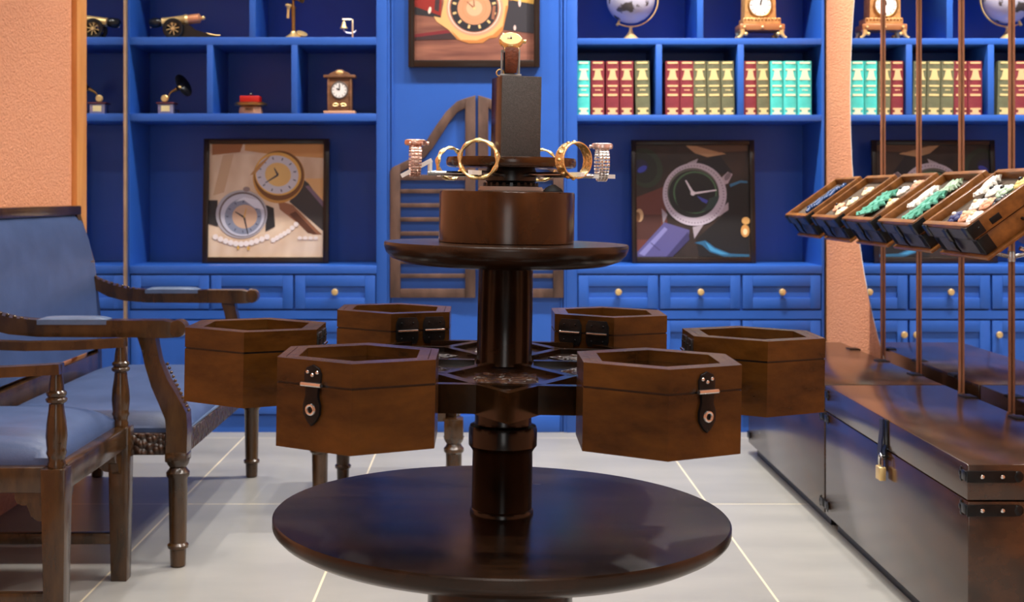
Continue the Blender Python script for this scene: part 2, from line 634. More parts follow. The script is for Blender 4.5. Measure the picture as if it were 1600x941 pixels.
def bar(x0, y0, x1, y1, w0, w1=None):
    w1 = w0 if w1 is None else w1
    dx, dy = x1 - x0, y1 - y0
    l = math.hypot(dx, dy)
    nx, ny = -dy / l, dx / l
    return [(x0 + nx * w0 / 2, y0 + ny * w0 / 2), (x1 + nx * w1 / 2, y1 + ny * w1 / 2), (x1 - nx * w1 / 2, y1 - ny * w1 / 2), (x0 - nx * w0 / 2, y0 - ny * w0 / 2)]


def ringpoly(cx, cy, rx, ry, k, rot=0, n=48):
    o = ell(cx, cy, rx, ry, rot, n)
    i = ell(cx, cy, rx * k, ry * k, rot, n)
    return [[o[j], o[(j + 1) % n], i[(j + 1) % n], i[j]] for j in range(n)]


def clip(poly, x0, y0, x1, y1):
    def cut(pts, f, inter):
        out = []
        for i in range(len(pts)):
            a, b = pts[i - 1], pts[i]
            fa, fb = f(a), f(b)
            if fb:
                if not fa:
                    out.append(inter(a, b))
                out.append(b)
            elif fa:
                out.append(inter(a, b))
        return out

    def ix(v):
        return lambda a, b: (v, a[1] + (b[1] - a[1]) * (v - a[0]) / (b[0] - a[0]))

    def iy(v):
        return lambda a, b: (a[0] + (b[0] - a[0]) * (v - a[1]) / (b[1] - a[1]), v)
    for f, it in ((lambda p: p[0] >= x0, ix(x0)), (lambda p: p[0] <= x1, ix(x1)), (lambda p: p[1] >= y0, iy(y0)), (lambda p: p[1] <= y1, iy(y1))):
        if len(poly) < 3:
            return []
        poly = cut(poly, f, it)
    return poly


def picture(name, label, d, box, inner, shapes, tilt, thick, frame_mats):
    """box/inner: outer and inner rectangles in measured units (sheet coordinates); shapes: layered (colour, polygon)"""
    X0, Y0_, X1, Y1 = box
    s = d / F
    cx = (X0 + X1) / 2
    base = (wx(cx, d), d, 0.7402 if tilt else wz(Y1, d))
    r = thing(name, label, 'picture', base, (-tilt, 0, 0), group='framed watch photographs')

    def U(p):
        return ((p[0] - cx) * s, (Y1 - p[1]) * s)
    fr = MB()
    x0, y0, x1, y1 = inner
    (ax, az), (bx, bz) = U((X0, Y1)), U((X1, Y0_))
    (ix, iz), (jx, jz) = U((x0, y1)), U((x1, y0))
    fr.span(ax, ix, -thick, 0, az, bz, 0.002)
    fr.span(jx, bx, -thick, 0, az, bz, 0.002)
    fr.span(ix, jx, -thick, 0, jz, bz, 0.002)
    fr.span(ix, jx, -thick, 0, az, iz, 0.002, 1)
    fr.build('frame', frame_mats, r)
    mats, idx = [], {}
    pm = MB()
    yy = -0.006
    pm.span(ix, jx, yy, 0, iz, jz, 0, 0)
    mats.append(shapes[0][0])
    idx[shapes[0][0].name] = 0
    k = 0
    for m, pl in shapes[1:]:
        if m.name not in idx:
            idx[m.name] = len(mats)
            mats.append(m)
        polys = pl if isinstance(pl[0], list) else [pl]
        k += 1
        for q in polys:
            q = clip([tuple(p) for p in q], x0, y0, x1, y1)
            if len(q) >= 3:
                pm.poly([U(p) for p in q], XZ(yy - 0.00012 * k), 0, idx[m.name])
    for f in pm.bm.faces:
        f.smooth = False
    pm.build('print', mats, r)
    return r


def C(*rgb):
    return colour(rgb, 0.45)


def grad(name, a, b, scale, stretch):
    la = [((c / 255 + 0.055) / 1.055) ** 2.4 for c in a]
    lb = [((c / 255 + 0.055) / 1.055) ** 2.4 for c in b]
    return noisy(name, la, lb, 0.45, scale, stretch, detail=2, lo=0.3, hi=0.7)


CREAM = grad('print_cream_silk', (205, 172, 140), (236, 214, 188), 5, (1.6, 1, 0.8))
TABLEW = grad('print_table_wood', (98, 58, 52), (158, 104, 84), 4, (0.8, 1, 6))
DARKF = grad('print_dark_feathers', (28, 24, 22), (62, 46, 38), 6, (1, 1, 1))

# two wrist watches and pearls
def watch_marks(cx, cy, rx, ry, rot, k0, k1, w, skip=()):
    out = []
    c, s = math.cos(math.radians(rot)), math.sin(math.radians(rot))
    for h in range(12):
        if h in skip:
            continue
        a = 2 * PI * h / 12
        p = []
        for k in (k0, k1):
            x, y = rx * k * math.cos(a), ry * k * math.sin(a)
            p += [cx + x * c - y * s, cy + x * s + y * c]
        out.append(bar(*p, w))
    return out


Lp = [(CREAM, None)]
def LQ(x, y):                                      # zoomed crop -> sheet coordinates
    return (300 + x * 0.2444, 200 + y * 0.2444)
def LE(cx, cy, rx, ry, rot=0, **k):
    return ell(*LQ(cx, cy), rx * .2444, ry * .2444, rot, **k)
def LB(x0, y0, x1, y1, w0, w1=None):
    return bar(*LQ(x0, y0), *LQ(x1, y1), w0 * .2444, (w1 or w0) * .2444)
def LPoly(*pts):
    return [LQ(*p) for p in pts]
Lp += [
    (C(214, 158, 98), LPoly((330, 100), (850, 100), (850, 200), (700, 190), (470, 170), (330, 150))),
    (C(170, 112, 70), LPoly((120, 100), (320, 100), (300, 160), (120, 180))),
    (C(206, 172, 138), LPoly((190, 180), (260, 170), (200, 420), (130, 440))),
    (C(222, 176, 120), LPoly((720, 330), (850, 330), (850, 480), (760, 440))),
    (C(62, 58, 58), LPoly((700, 330), (740, 360), (840, 500), (840, 670), (620, 480))),
    (C(126, 104, 122), LPoly((720, 380), (745, 375), (840, 480), (840, 520))),
    (C(150, 100, 72), LPoly((545, 470), (640, 500), (830, 690), (770, 690), (560, 530))),
    (C(96, 58, 40), LPoly((620, 560), (660, 540), (800, 690), (740, 680))),
    (C(202, 148, 74), LE(550, 320, 165, 170, 25)),
    (C(120, 78, 42), LE(552, 312, 160, 160, 20)),
    (C(226, 176, 92), LE(545, 300, 150, 138, 18)),
    (C(205, 202, 210), LE(540, 305, 138, 122, 18)),
    (C(226, 186, 118), LE(545, 305, 84, 76, 18)),
    (C(70, 68, 84), watch_marks(*LQ(540, 305), 138 * .2444, 122 * .2444, 18, .78, .92, 1.6)),
    (C(52, 52, 72), LB(545, 308, 465, 358, 12, 5)),
    (C(52, 52, 72), LB(545, 308, 520, 262, 14, 5)),
    (C(190, 140, 84), LPoly((365, 310), (420, 240), (480, 190), (500, 180), (400, 300))),
    (C(44, 44, 46), LPoly((100, 470), (160, 470), (165, 640), (100, 620))),
    (C(40, 40, 42), LPoly((470, 500), (520, 520), (530, 640), (470, 670))),
    (C(176, 172, 178), LE(315, 560, 165, 155, 0)),
    (C(108, 94, 92), LE(320, 562, 150, 145, 0)),
    (C(196, 196, 208), LE(322, 565, 142, 136, 0)),
    (C(134, 140, 158), LE(325, 575, 118, 114, 0)),
    (C(204, 168, 140), LE(335, 575, 80, 76, 0)),
    (C(74, 78, 100), watch_marks(*LQ(325, 575), 118 * .2444, 114 * .2444, 0, .78, .92, 1.5)),
    (C(222, 222, 232), LPoly((270, 480), (330, 450), (420, 470), (460, 530), (400, 520), (330, 470))),
    (C(36, 34, 44), LB(332, 580, 275, 545, 12, 6)),
    (C(36, 34, 44), LB(332, 580, 358, 690, 12, 5)),
    (C(216, 160, 60), LB(332, 580, 345, 520, 8, 4)),
    (C(150, 132, 128), LE(345, 400, 22, 16, 0)),
]
pearls = [LE(150 + 33 * i, 705 + 45 * math.sin(i / 10 * PI), 18, 18, n=12) for i in range(11)] + \
         [LE(520 + 24 * i, 725 - 14 * i + (0 if i < 5 else -8 * (i - 4)), 16, 16, n=12) for i in range(7)] + [LE(690 + 34 * i, 712, 15, 12, n=12) for i in range(4)]
Lp += [(C(240, 228, 220), pearls), (C(205, 160, 80), [LE(296, 775, 8, 14, n=10), LE(362, 778, 8, 14, n=10)])]
picture('framed_picture', 'framed photograph of two wristwatches with pearls on cream silk, on the left counter', 5.93,
        (317, 218.5, 514, 413), (325.5, 226.5, 505, 404), Lp, math.radians(4), 0.022, [W_FRAME, W_FRAME])

# a jewelled watch on peacock feathers
def RQ(x, y):
    return (970 + x * 0.2444, 200 + y * 0.2444)
def RE(cx, cy, rx, ry, rot=0, **k):
    return ell(*RQ(cx, cy), rx * .2444, ry * .2444, rot, **k)
def RB(x0, y0, x1, y1, w0, w1=None):
    return bar(*RQ(x0, y0), *RQ(x1, y1), w0 * .2444, (w1 or w0) * .2444)
def RPoly(*pts):
    return [RQ(*p) for p in pts]
Rp = [(DARKF, None),
      (C(40, 52, 38), RE(160, 260, 110, 130, -20)), (C(28, 34, 28), RE(150, 260, 85, 100, -20)),
      (C(30, 28, 60), RE(130, 250, 50, 45)), (C(52, 66, 170), RE(140, 268, 34, 18, -30)),
      (C(98, 52, 44), RPoly((100, 450), (280, 380), (300, 640), (200, 800), (100, 800))),
      (C(72, 40, 34), RPoly((100, 560), (270, 560), (240, 720), (100, 720))),
      (C(196, 160, 118), RE(120, 565, 26, 42)), (C(120, 80, 50), RE(108, 575, 18, 32)),
      (C(178, 140, 100), RPoly((420, 115), (560, 125), (680, 170), (560, 190), (480, 165))),
      (C(92, 66, 46), RPoly((470, 115), (820, 110), (820, 150), (640, 160))),
      (C(26, 24, 30), RPoly((500, 220), (640, 180), (720, 290), (640, 300), (540, 240))),
      (C(24, 23, 24), RPoly((690, 380), (820, 350), (820, 830), (500, 830), (480, 720), (660, 560))),
      (C(50, 112, 150), RPoly((700, 365), (770, 340), (815, 345), (815, 358), (770, 356), (705, 384))),
      (C(40, 92, 124), RPoly((470, 740), (540, 725), (600, 770), (700, 810), (820, 815), (820, 830), (660, 830), (570, 800), (520, 755))),
      (C(64, 140, 178), RPoly((540, 735), (600, 780), (690, 815), (640, 815), (570, 790))),
      (C(86, 82, 130), RPoly((105, 800), (280, 610), (440, 660), (430, 720), (300, 830), (105, 830))),
      (C(128, 126, 176), RPoly((115, 810), (280, 640), (300, 655), (150, 825))),
      (C(56, 52, 92), RPoly((290, 830), (430, 670), (440, 720), (330, 830))),
      (C(60, 56, 96), RB(190, 740, 250, 790, 5)),
      (C(168, 158, 166), RPoly((430, 230), (500, 200), (480, 250))), (C(150, 140, 148), RPoly((262, 520), (300, 560), (272, 620))),
      (C(160, 150, 156), RPoly((460, 640), (530, 625), (470, 715))),
      (C(176, 162, 170), RPoly((640, 330), (690, 285), (720, 300), (690, 360), (660, 370))), (C(120, 108, 116), RE(688, 315, 16, 30, 35)),
      (C(170, 158, 164), RPoly((640, 530), (690, 480), (690, 530), (625, 575))),
      (C(186, 176, 186), RE(475, 430, 205, 202, 0)),
      (C(128, 118, 128), [RE(475 + 186 * math.cos(a * 2 * PI / 60), 430 + 184 * math.sin(a * 2 * PI / 60), 5, 5, n=6) for a in range(60)]),
      (C(92, 92, 84), RE(465, 420, 166, 160, 0)), (C(34, 36, 34), RE(468, 428, 160, 152, 0)),
      (C(76, 112, 78), ringpoly(*RQ(478, 418), 140 * .2444, 136 * .2444, .93)),
      (C(30, 32, 32), RE(480, 425, 124, 122, 0)),
      (C(44, 64, 60), RE(540, 440, 90, 100, 30, a0=-30, a1=120)),
      (C(28, 28, 30), RE(460, 450, 108, 98, 0)),
      (C(64, 76, 170), RPoly((490, 440), (560, 470), (550, 490), (520, 475))),
      (C(226, 220, 226), RB(465, 425, 615, 403, 14, 8)), (C(226, 220, 226), RB(465, 425, 418, 340, 18, 8)), (C(236, 230, 234), RE(463, 424, 15, 15, n=14)),
      (C(206, 158, 92), RE(800, 600, 26, 24)), (C(196, 142, 78), RE(795, 665, 28, 40)), (C(240, 210, 160), RE(795, 670, 14, 20)),
      ]
picture('framed_picture', 'dark framed photograph of a jewelled watch with blue strap, on the right counter', 5.93,
        (987, 220, 1180, 412.5), (994.5, 227.5, 1172, 404), Rp, math.radians(4), 0.022, [W_FRAME, W_FRAME])

# large gold watch on the centre panel
def MQ(x, y):
    return (620 + x * 0.15625, y * 0.15625)
def ME(cx, cy, rx, ry, rot=0, **k):
    return ell(*MQ(cx, cy), rx * .15625, ry * .15625, rot, **k)
def MBr(x0, y0, x1, y1, w0, w1=None):
    return bar(*MQ(x0, y0), *MQ(x1, y1), w0 * .15625, (w1 or w0) * .15625)
def MP(*pts):
    return [MQ(*p) for p in pts]
wm = []
for h in range(12):
    a = 2 * PI * (h + 0.5) / 12
    wm.append(MBr(775 + 185 * math.cos(a), 85 + 172 * math.sin(a), 775 + 222 * math.cos(a), 85 + 208 * math.sin(a), 22))
Cp = [(TABLEW, None),
      (C(118, 72, 52), MP((180, -800), (1380, -800), (1380, -300), (180, -200))),
      (C(44, 42, 46), MP((180, 70), (440, 160), (440, 180), (180, 150))),
      (C(48, 40, 44), MP((1050, 300), (1150, 0), (1380, 40), (1380, 340))),
      (C(52, 50, 56), MP((1120, 10), (1380, 50), (1380, 330), (1060, 300))),
      (C(205, 160, 78), MP((1130, 0), (1380, 45), (1380, -200), (1130, -200))),
      (C(142, 40, 34), MP((180, -200), (460, -200), (440, 160), (180, 65))),
      (C(60, 44, 48), MP((395, -100), (440, -100), (420, 120), (375, 100))),
      (C(235, 208, 190), ME(330, 105, 15, 36, 12)), (C(220, 190, 180), ME(1228, 30, 14, 40)), (C(214, 186, 180), ME(1180, 280, 13, 26)),
      (C(120, 40, 46), MP((180, 345), (500, 300), (540, 330), (180, 380))),
      (C(62, 44, 46), MP((180, 375), (540, 330), (600, 395), (180, 405))),
      (C(222, 172, 112), MP((370, 165), (440, 180), (470, 30), (470, -260), (1120, -260), (1110, 80), (1060, 300), (1000, 370), (930, 380), (860, 430), (720, 432), (600, 390), (520, 300), (400, 220))),
      (C(190, 124, 66), MP((540, 300), (640, 400), (800, 405), (960, 350), (1060, 260), (1090, 60), (1115, 60), (1060, 310), (1000, 378), (920, 384), (860, 432), (720, 436), (600, 395))),
      (C(206, 150, 120), ME(780, 85, 285, 276)), (C(236, 206, 190), ME(775, 78, 262, 258)), (C(170, 112, 88), ME(775, 82, 250, 248)),
      (C(40, 40, 46), ME(775, 85, 236, 236)), (C(204, 142, 104), ME(775, 85, 168, 165)),
      (C(216, 168, 132), ME(775, 85, 80, 78)), (C(196, 132, 92), ringpoly(*MQ(775, 85), 120 * .15625, 118 * .15625, .96)),
      (C(226, 190, 130), wm),
      (C(150, 96, 72), MP((960, 60), (990, 60), (975, 200), (945, 190))),
      (C(120, 70, 48), MBr(775, 85, 765, -60, 12, 6)), (C(120, 70, 48), MBr(775, 85, 700, 20, 14, 6)), (C(230, 190, 130), ME(775, 85, 14, 14, n=14)),
      ]
picture('framed_picture', 'framed photograph of a large gold watch hung high on the centre panel', D + 0.016,
        (638.5, -100, 843, 106), (648, -90, 834, 95), Cp, 0.0, 0.035, [W_FRAME, W_FRAME])


# ------------------------------------------------------------------ arched shutter on the centre panel
def shutter(label, s):
    d = D + 0.017
    k = d / F
    xc = 745.0

    def Q(px, py):                     # measured for the left leaf; mirrored for the right
        return ((px - xc) * k * s, EYE - (py - CY) * k)
    px0 = 612
    r = thing('louvered_shutter', label, 'shutter', (wx(xc + s * -0.0, d), d, wz(465, d)), group='arched shutter leaves')
    zb = wz(465, d)

    def loc(p):
        q = Q(*p)
        return (q[0], q[1] - zb)

    def piece(name, pts, th=0.024, off=0.0):
        MB().poly([loc(p) for p in pts], XZ(-off), th, 0, 0.003).build(name, W_GATE, r)
    piece('stile', [(610, 465), (610, 268), (613, 262), (626, 256), (626, 465)])
    piece('stile', [(727, 465), (727, 168), (727, 156), (743, 149.5), (743, 465)], 0.025)
    piece('rail', [(626, 465), (626, 451), (727, 451), (727, 465)], 0.022)
    piece('rail', [(626, 282), (626, 273), (727, 273), (727, 282)], 0.022)
    up = [(613, 262), (640, 249), (655, 236), (668, 218), (682, 196), (697, 175), (714, 159), (727, 154), (743, 149.5)]
    lo = [(743, 165), (728, 169), (715, 176), (703, 190), (690, 211), (677, 231), (664, 246), (648, 258), (626, 270)]
    piece('arched_top_rail', up + lo, 0.023)
    for i, y in enumerate((299, 321, 343, 365, 387, 409, 431)):
        a, b = loc((625, y + 3.4)), loc((728, y - 3.4))
        MB().span(a[0], b[0], -0.018, -0.004, a[1], b[1], 0.002).build('slat', W_GATE, r)
    return r


shutter('left leaf of the arched louvered wooden shutter on the blue centre panel', 1)
shutter('right leaf of the arched wooden shutter, mostly hidden by the display stand', -1)


# ------------------------------------------------------------------ shelf objects
SA_L, SB_L, SA_R, SB_R = 1.7492, 1.4117, 1.7442, 1.4057
DS = 5.80                               # depth of the ornaments near the shelf front
KS = DS / F


def local(px, py, px0, z0, d=DS):
    return (wx(px, d) - wx(px0, d), wz(py, d) - z0)


# model cannon
r = thing('model_cannon', 'black and brass model cannon on the top shelf of the left cabinet', 'model cannon', (wx(285, DS + .06), DS + .06, SA_L))
k = KS
ax_ = Vector((1, 0, 0.11)).normalized()
MB().lathe([(0.015, -0.030), (0.021, -0.022), (0.023, 0.0), (0.020, 0.018), (0.015, 0.024)], axis_to((-0.118, 0, 0.078), ax_), 20).build('muzzle', BLACK, r)
MB().lathe([(0.004, -0.012), (0.0055, 0), (0.004, 0.012)], axis_to((-0.143, 0, 0.068), (0, 0, 1)), 12).build('sight', STEEL, r)
b = MB()
b.lathe([(0.019, 0), (0.021, 0.004), (0.019, 0.012), (0.021, 0.055), (0.0215, 0.1), (0.025, 0.105), (0.025, 0.112), (0.021, 0.120)], axis_to((-0.092, 0, 0.080), ax_), 20)
b.build('barrel', BRASS, r)
MB().lathe([(0.020, 0), (0.022, 0.01), (0.022, 0.05), (0.012, 0.058), (0.006, 0.062)], axis_to((0.027, 0, 0.093), ax_), 20).build('breech', flat('copper', (0.78, 0.34, 0.17), 0.4, 0.5), r)
MB().sphere((0.094, 0, 0.100), 0.010).build('cascabel', BRASS, r)
t = MB()
for s in (-1, 1):
    t.poly([(-0.035, 0.062), (0.03, 0.07), (0.06, 0.045), (0.175, 0.010), (0.175, 0.001), (0.03, 0.001), (-0.05, 0.001), (-0.055, 0.02)], XZ(s * 0.018 + 0.004), 0.008)
t.span(-0.03, 0.16, -0.016, 0.016, 0.004, 0.016)
t.build('carriage', flat('black_lacquer', (0.010, 0.009, 0.008), 0.35), r)
for s in (-1, 1):
    w = MB()
    M = Matrix.Translation((-0.035, s * 0.034, 0.048)) @ Matrix.Rotation(PI / 2, 4, 'X')
    w.torus(0.0375, 0.0100, M, 32, 0, 8, 0.6)
    w = w.build('wheel', BLACK, r)
    sp = MB()
    sp.lathe([(0.007, -0.006), (0.008, 0), (0.007, 0.006)], M, 12)
    for q in range(8):
        a = q * PI / 4 + 0.2
        sp.box(M @ Vector((0.018 * math.cos(a), 0.018 * math.sin(a), 0)), (0.028, 0.0032, 0.0036), (0, -a, 0))
    sp.build('spokes', BRASS, w)
MB().tube([(0.07, 0, 0.033), (0.11, 0, 0.03), (0.15, 0, 0.022), (0.172, 0, 0.022)], 0.0028, 8).build('handspike', BRASS, r)

# toy gramophone
r = thing('gramophone', 'small gramophone with black horn on the middle shelf of the left cabinet', 'gramophone', (wx(261, DS + .03), DS + .03, SB_L))
g = MB().span(-0.034, 0.034, -0.03, 0.03, 0, 0.046, 0.003).build('case', flat('blue_sheen_case', (0.36, 0.36, 0.50), 0.25, 0.5), r)  # lilac-silver colour paints in the sheen of reflected blue
MB().span(-0.019, 0.019, -0.032, -0.030, 0.012, 0.038, 0.0).build('name_plate', flat('pale_gold_plate', (0.95, 0.82, 0.42), 0.3, 0.4), g)
MB().span(-0.041, 0.041, -0.036, 0.036, 0.046, 0.053, 0.002).build('lid', flat('dark_red_lid', (0.10, 0.02, 0.03), 0.35), r)
MB().lathe([(0.016, 0), (0.017, 0.003), (0.012, 0.007), (0.013, 0.010), (0, 0.011)], Matrix.Translation((-0.006, -0.016, 0.070)) @ Matrix.Rotation(PI / 2, 4, 'X'), 20).build('sound_box', BRASS, r)
pts = [(0.006, 0, 0.072), (0.010, 0, 0.090), (0.018, 0, 0.100), (0.032, 0, 0.108), (0.050, 0, 0.117)]
MB().tube(pts, [0.004, 0.004, 0.005, 0.007, 0.010], 12).build('tone_arm', BRASS_D, r)
h = MB()
M = axis_to((0.048, 0.0, 0.116), (0.82, -0.34, 0.40))
h.lathe([(0.010, 0), (0.013, 0.008), (0.022, 0.018), (0.038, 0.027), (0.053, 0.033), (0.0545, 0.034), (0.037, 0.029), (0.020, 0.020), (0.011, 0.010), (0, 0.004)], M, 28)
h.build('horn', BLACK, r)
MB().sphere(M @ Vector((0, 0, 0.012)), 0.009).build('horn_throat', BRASS, r)
MB().tube([(0.034, 0, 0.018), (0.052, 0, 0.018), (0.052, -0.004, 0.004), (0.062, -0.004, 0.004)], 0.0032, 8).build('crank', BLACK, r)

# red-topped trinket stand
r = thing('trinket_box', 'little wooden trinket box with a bright red top, middle shelf of the left cabinet', 'trinket box', (wx(392, DS), DS, SB_L))
b = MB()
b.lathe([(0.052, 0), (0.054, 0.006), (0.050, 0.030), (0.044, 0.034)], None, 8, 0, False, PI / 8)
b.build('base', W_PALE, r)
MB().span(-0.014, 0.014, -0.056, -0.047, 0.016, 0.028, 0.002).build('drawer_front', W_CLOCK, r)
MB().lathe([(0.050, 0), (0.072, 0.004), (0.073, 0.012), (0.060, 0.018)], Matrix.Translation((0, 0, 0.034)), 24).build('brim', BRASS_D, r)
c = MB().span(-0.044, 0.044, -0.036, 0.036, 0.052, 0.080, 0.004).build('red_box', flat('bright_red', (0.42, 0.006, 0.005), 0.4), r)
MB().lathe([(0.005, 0), (0.004, 0.005), (0.009, 0.009), (0.006, 0.015), (0, 0.016)], Matrix.Translation((0, 0, 0.080)), 14).build('finial', BLACK, c)
tag(c, 'bright red upper box')

# wooden mantel clock
def dial(parent, x, y, z, rad, ring_mat, hands, name='dial'):
    M = Matrix.Translation((x, y, z)) @ Matrix.Rotation(PI / 2, 4, 'X')
    dd = MB().lathe([(rad, 0), (rad, 0.004), (0, 0.0042)], M, 32, 0, False).build(name, flat('white_dial', (0.80, 0.78, 0.76), 0.35), parent)
    MB().torus(rad * 1.06, rad * 0.10, M @ Matrix.Translation((0, 0, 0.003)), 32).build('bezel', ring_mat, dd)
    hd = MB()
    for ang, ln, w in hands:
        hd.box(M @ Vector((math.sin(ang) * ln / 2, math.cos(ang) * ln / 2, 0.006)), (w, 0.001, ln), (0, ang, 0))
    for q in range(12):
        a = q * PI / 6
        hd.box(M @ Vector((math.sin(a) * rad * 0.82, math.cos(a) * rad * 0.82, 0.0048)), (rad * 0.07, 0.0006, rad * 0.2), (0, a, 0))
    hd.build('clock_hands', BLACK, dd)
    return dd


r = thing('mantel_clock', 'brown wooden mantel clock with round white dial, middle shelf of the left cabinet', 'clock', (wx(531.5, DS), DS, SB_L))
MB().span(-0.070, 0.070, -0.035, 0.04, 0, 0.013, 0.002).build('plinth', W_PALE, r)
b = MB()
b.span(-0.054, 0.054, -0.026, 0.032, 0.013, 0.160, 0.002)
b.span(-0.054, -0.045, -0.031, -0.024, 0.013, 0.160, 0.002)
b.span(0.045, 0.054, -0.031, -0.024, 0.013, 0.160, 0.002)
b.build('case', W_CLOCK, r)
MB().span(-0.071, 0.071, -0.036, 0.038, 0.160, 0.173, 0.003).build('cornice', W_CLOCK, r)
p = MB().poly([(-0.052, 0.173), (0.052, 0.173), (0.040, 0.182), (0.022, 0.190), (0.010, 0.197), (-0.010, 0.197), (-0.022, 0.190), (-0.040, 0.182)], XZ(0.0), 0.024, 0, 0.002).build('pediment', W_CLOCK, r)
MB().sphere((0, 0, 0), 0.017, (1, 0.2, 0.55), M=Matrix.Translation((0, -0.025, 0.183))).build('cartouche', BRASS, p)
dial(r, 0, -0.026, 0.105, 0.034, flat('grey_brown_bezel', (0.10, 0.08, 0.07), 0.4), [(0.05, 0.024, 0.004), (-1.0, 0.015, 0.005)])
o = MB()
for s in (-1, 1):
    o.tube([(s * 0.004, -0.028, 0.040), (s * 0.014, -0.028, 0.047), (s * 0.026, -0.028, 0.044), (s * 0.030, -0.028, 0.036), (s * 0.022, -0.028, 0.034), (s * 0.010, -0.028, 0.036)], 0.0026, 6)
o.build('scroll_ornament', BRASS, r)

# candlestick telephone
r = thing('candlestick_telephone', 'brass candlestick telephone on the top shelf of the left cabinet', 'telephone', (wx(458.5, DS), DS, SA_L))
MB().lathe([(0.036, 0), (0.037, 0.004), (0.028, 0.012), (0.014, 0.022), (0.010, 0.032)], None, 24).build('base', BRASS, r)
MB().lathe([(0.0095, 0.030), (0.0095, 0.13), (0.012, 0.134), (0.012, 0.14), (0.006, 0.145), (0.006, 0.19), (0, 0.195)], None, 18).build('column', BRASS_D, r)
m = MB().lathe([(0.006, 0), (0.008, 0.02), (0.022, 0.042), (0.023, 0.045), (0, 0.040)], axis_to((0.0, -0.004, 0.175), (0.85, -0.4, 0.05)), 20).build('mouthpiece', BRASS_D, r)
MB().tube([(0, 0, 0.135), (-0.012, -0.002, 0.140), (-0.021, -0.003, 0.136), (-0.024, -0.003, 0.128)], 0.003, 8).build('cradle_hook', BLACK, r)
rc = MB().lathe([(0.0065, 0), (0.006, 0.03), (0.008, 0.045), (0.015, 0.054), (0.014, 0.062), (0, 0.064)], axis_to((-0.024, -0.006, 0.090), (0.06, 0, 1)), 18).build('receiver', BRASS, r)
MB().lathe([(0.0135, 0), (0.015, 0.004), (0, 0.006)], axis_to((-0.0203, -0.006, 0.152), (0.06, 0, 1)), 16).build('receiver_cap', BLACK, rc)
MB().lathe([(0.024, 0), (0.025, 0.004), (0.014, 0.007), (0, 0.008)], axis_to((0.036, 0.012, 0.022), (0.35, -0.45, 0.85)), 22).build('finger_dial', BRASS, r)
MB().box((0.02, 0.012, 0.012), (0.06, 0.014, 0.01)).build('dial_arm', BRASS_D, r)

# small brass bell on a bracket
r = thing('table_bell', 'tiny polished brass bell hanging on a hooked bracket, top shelf of the left cabinet', 'bell', (wx(551, DS), DS, SA_L))
pb = flat('pale_brass', (0.90, 0.78, 0.52), 0.3, 0.75)
MB().lathe([(0.012, 0), (0.012, 0.003), (0.004, 0.004)], None, 16).build('foot', pb, r)
MB().tube([(0, 0, 0.002), (0, 0, 0.084), (-0.012, 0, 0.085), (-0.046, 0, 0.085)], 0.0042, 8).build('bracket', pb, r)
MB().lathe([(0.0035, 0.034), (0.006, 0.030), (0.009, 0.022), (0.011, 0.012), (0.017, 0.004), (0.017, 0), (0.013, 0.001), (0, 0.020)], Matrix.Translation((-0.039, 0, 0.044)), 20).build('bell', BRASS, r)
MB().tube([(-0.039, 0, 0.076), (-0.039, 0, 0.083)], 0.0028, 8).build('bell_loop', BRASS_D, r)
MB().tube([(-0.039, 0, 0.058), (-0.039, 0, 0.036), (-0.026, 0, 0.026), (-0.008, 0, 0.024), (0.008, 0, 0.028), (0.016, 0, 0.036)], 0.003, 8).build('clapper_arm', flat('pale_steel', (0.8, 0.82, 0.9), 0.3, 0.5), r)

# globe
r = thing('desk_globe', 'pale grey desk globe in a gold arm, top shelf of the right cabinet', 'globe', (wx(985.5, DS + .04), DS + .04, SA_R))
MB().lathe([(0.042, 0), (0.042, 0.004), (0.030, 0.014), (0.016, 0.030), (0.008, 0.044), (0.007, 0.056), (0.010, 0.060), (0.006, 0.066)], None, 28).build('base', BRASS, r)
gz = 0.185
pts = []
for q in range(25):
    a = math.radians(-118 + q * (205 / 24))
    pts.append((0.122 * math.cos(a), 0, gz + 0.122 * math.sin(a)))
MB().tube(pts, 1, 4, False, flatten=(0.012, 0.005)).build('meridian_arm', BRASS, r)
gm, gt, gb = nt('globe_map')
tcg = gt.nodes.new('ShaderNodeTexCoord')
ng = gt.nodes.new('ShaderNodeTexNoise')
ng.inputs['Scale'].default_value = 14
ng.inputs['Detail'].default_value = 6
rg = gt.nodes.new('ShaderNodeValToRGB')
rg.color_ramp.elements[0].position = 0.56
rg.color_ramp.elements[1].position = 0.60
rg.color_ramp.elements[0].color = (0.42, 0.42, 0.52, 1)
rg.color_ramp.elements[1].color = (0.07, 0.06, 0.06, 1)
gt.links.new(tcg.outputs['Object'], ng.inputs['Vector'])
gt.links.new(ng.outputs['Fac'], rg.inputs['Fac'])
gt.links.new(rg.outputs['Color'], gb.inputs['Base Color'])
gb.inputs['Roughness'].default_value = 0.25
MB().sphere((0, 0, gz), 0.108, seg=40).build('sphere', gm, r)
ax2 = Vector((math.cos(math.radians(-118)), 0, math.sin(math.radians(-118))))
MB().lathe([(0.006, -0.02), (0.006, 0.01), (0.009, 0.014), (0, 0.02)], axis_to(Vector((0, 0, gz)) + ax2 * 0.116, ax2), 12).build('axis_pin', BRASS, r)

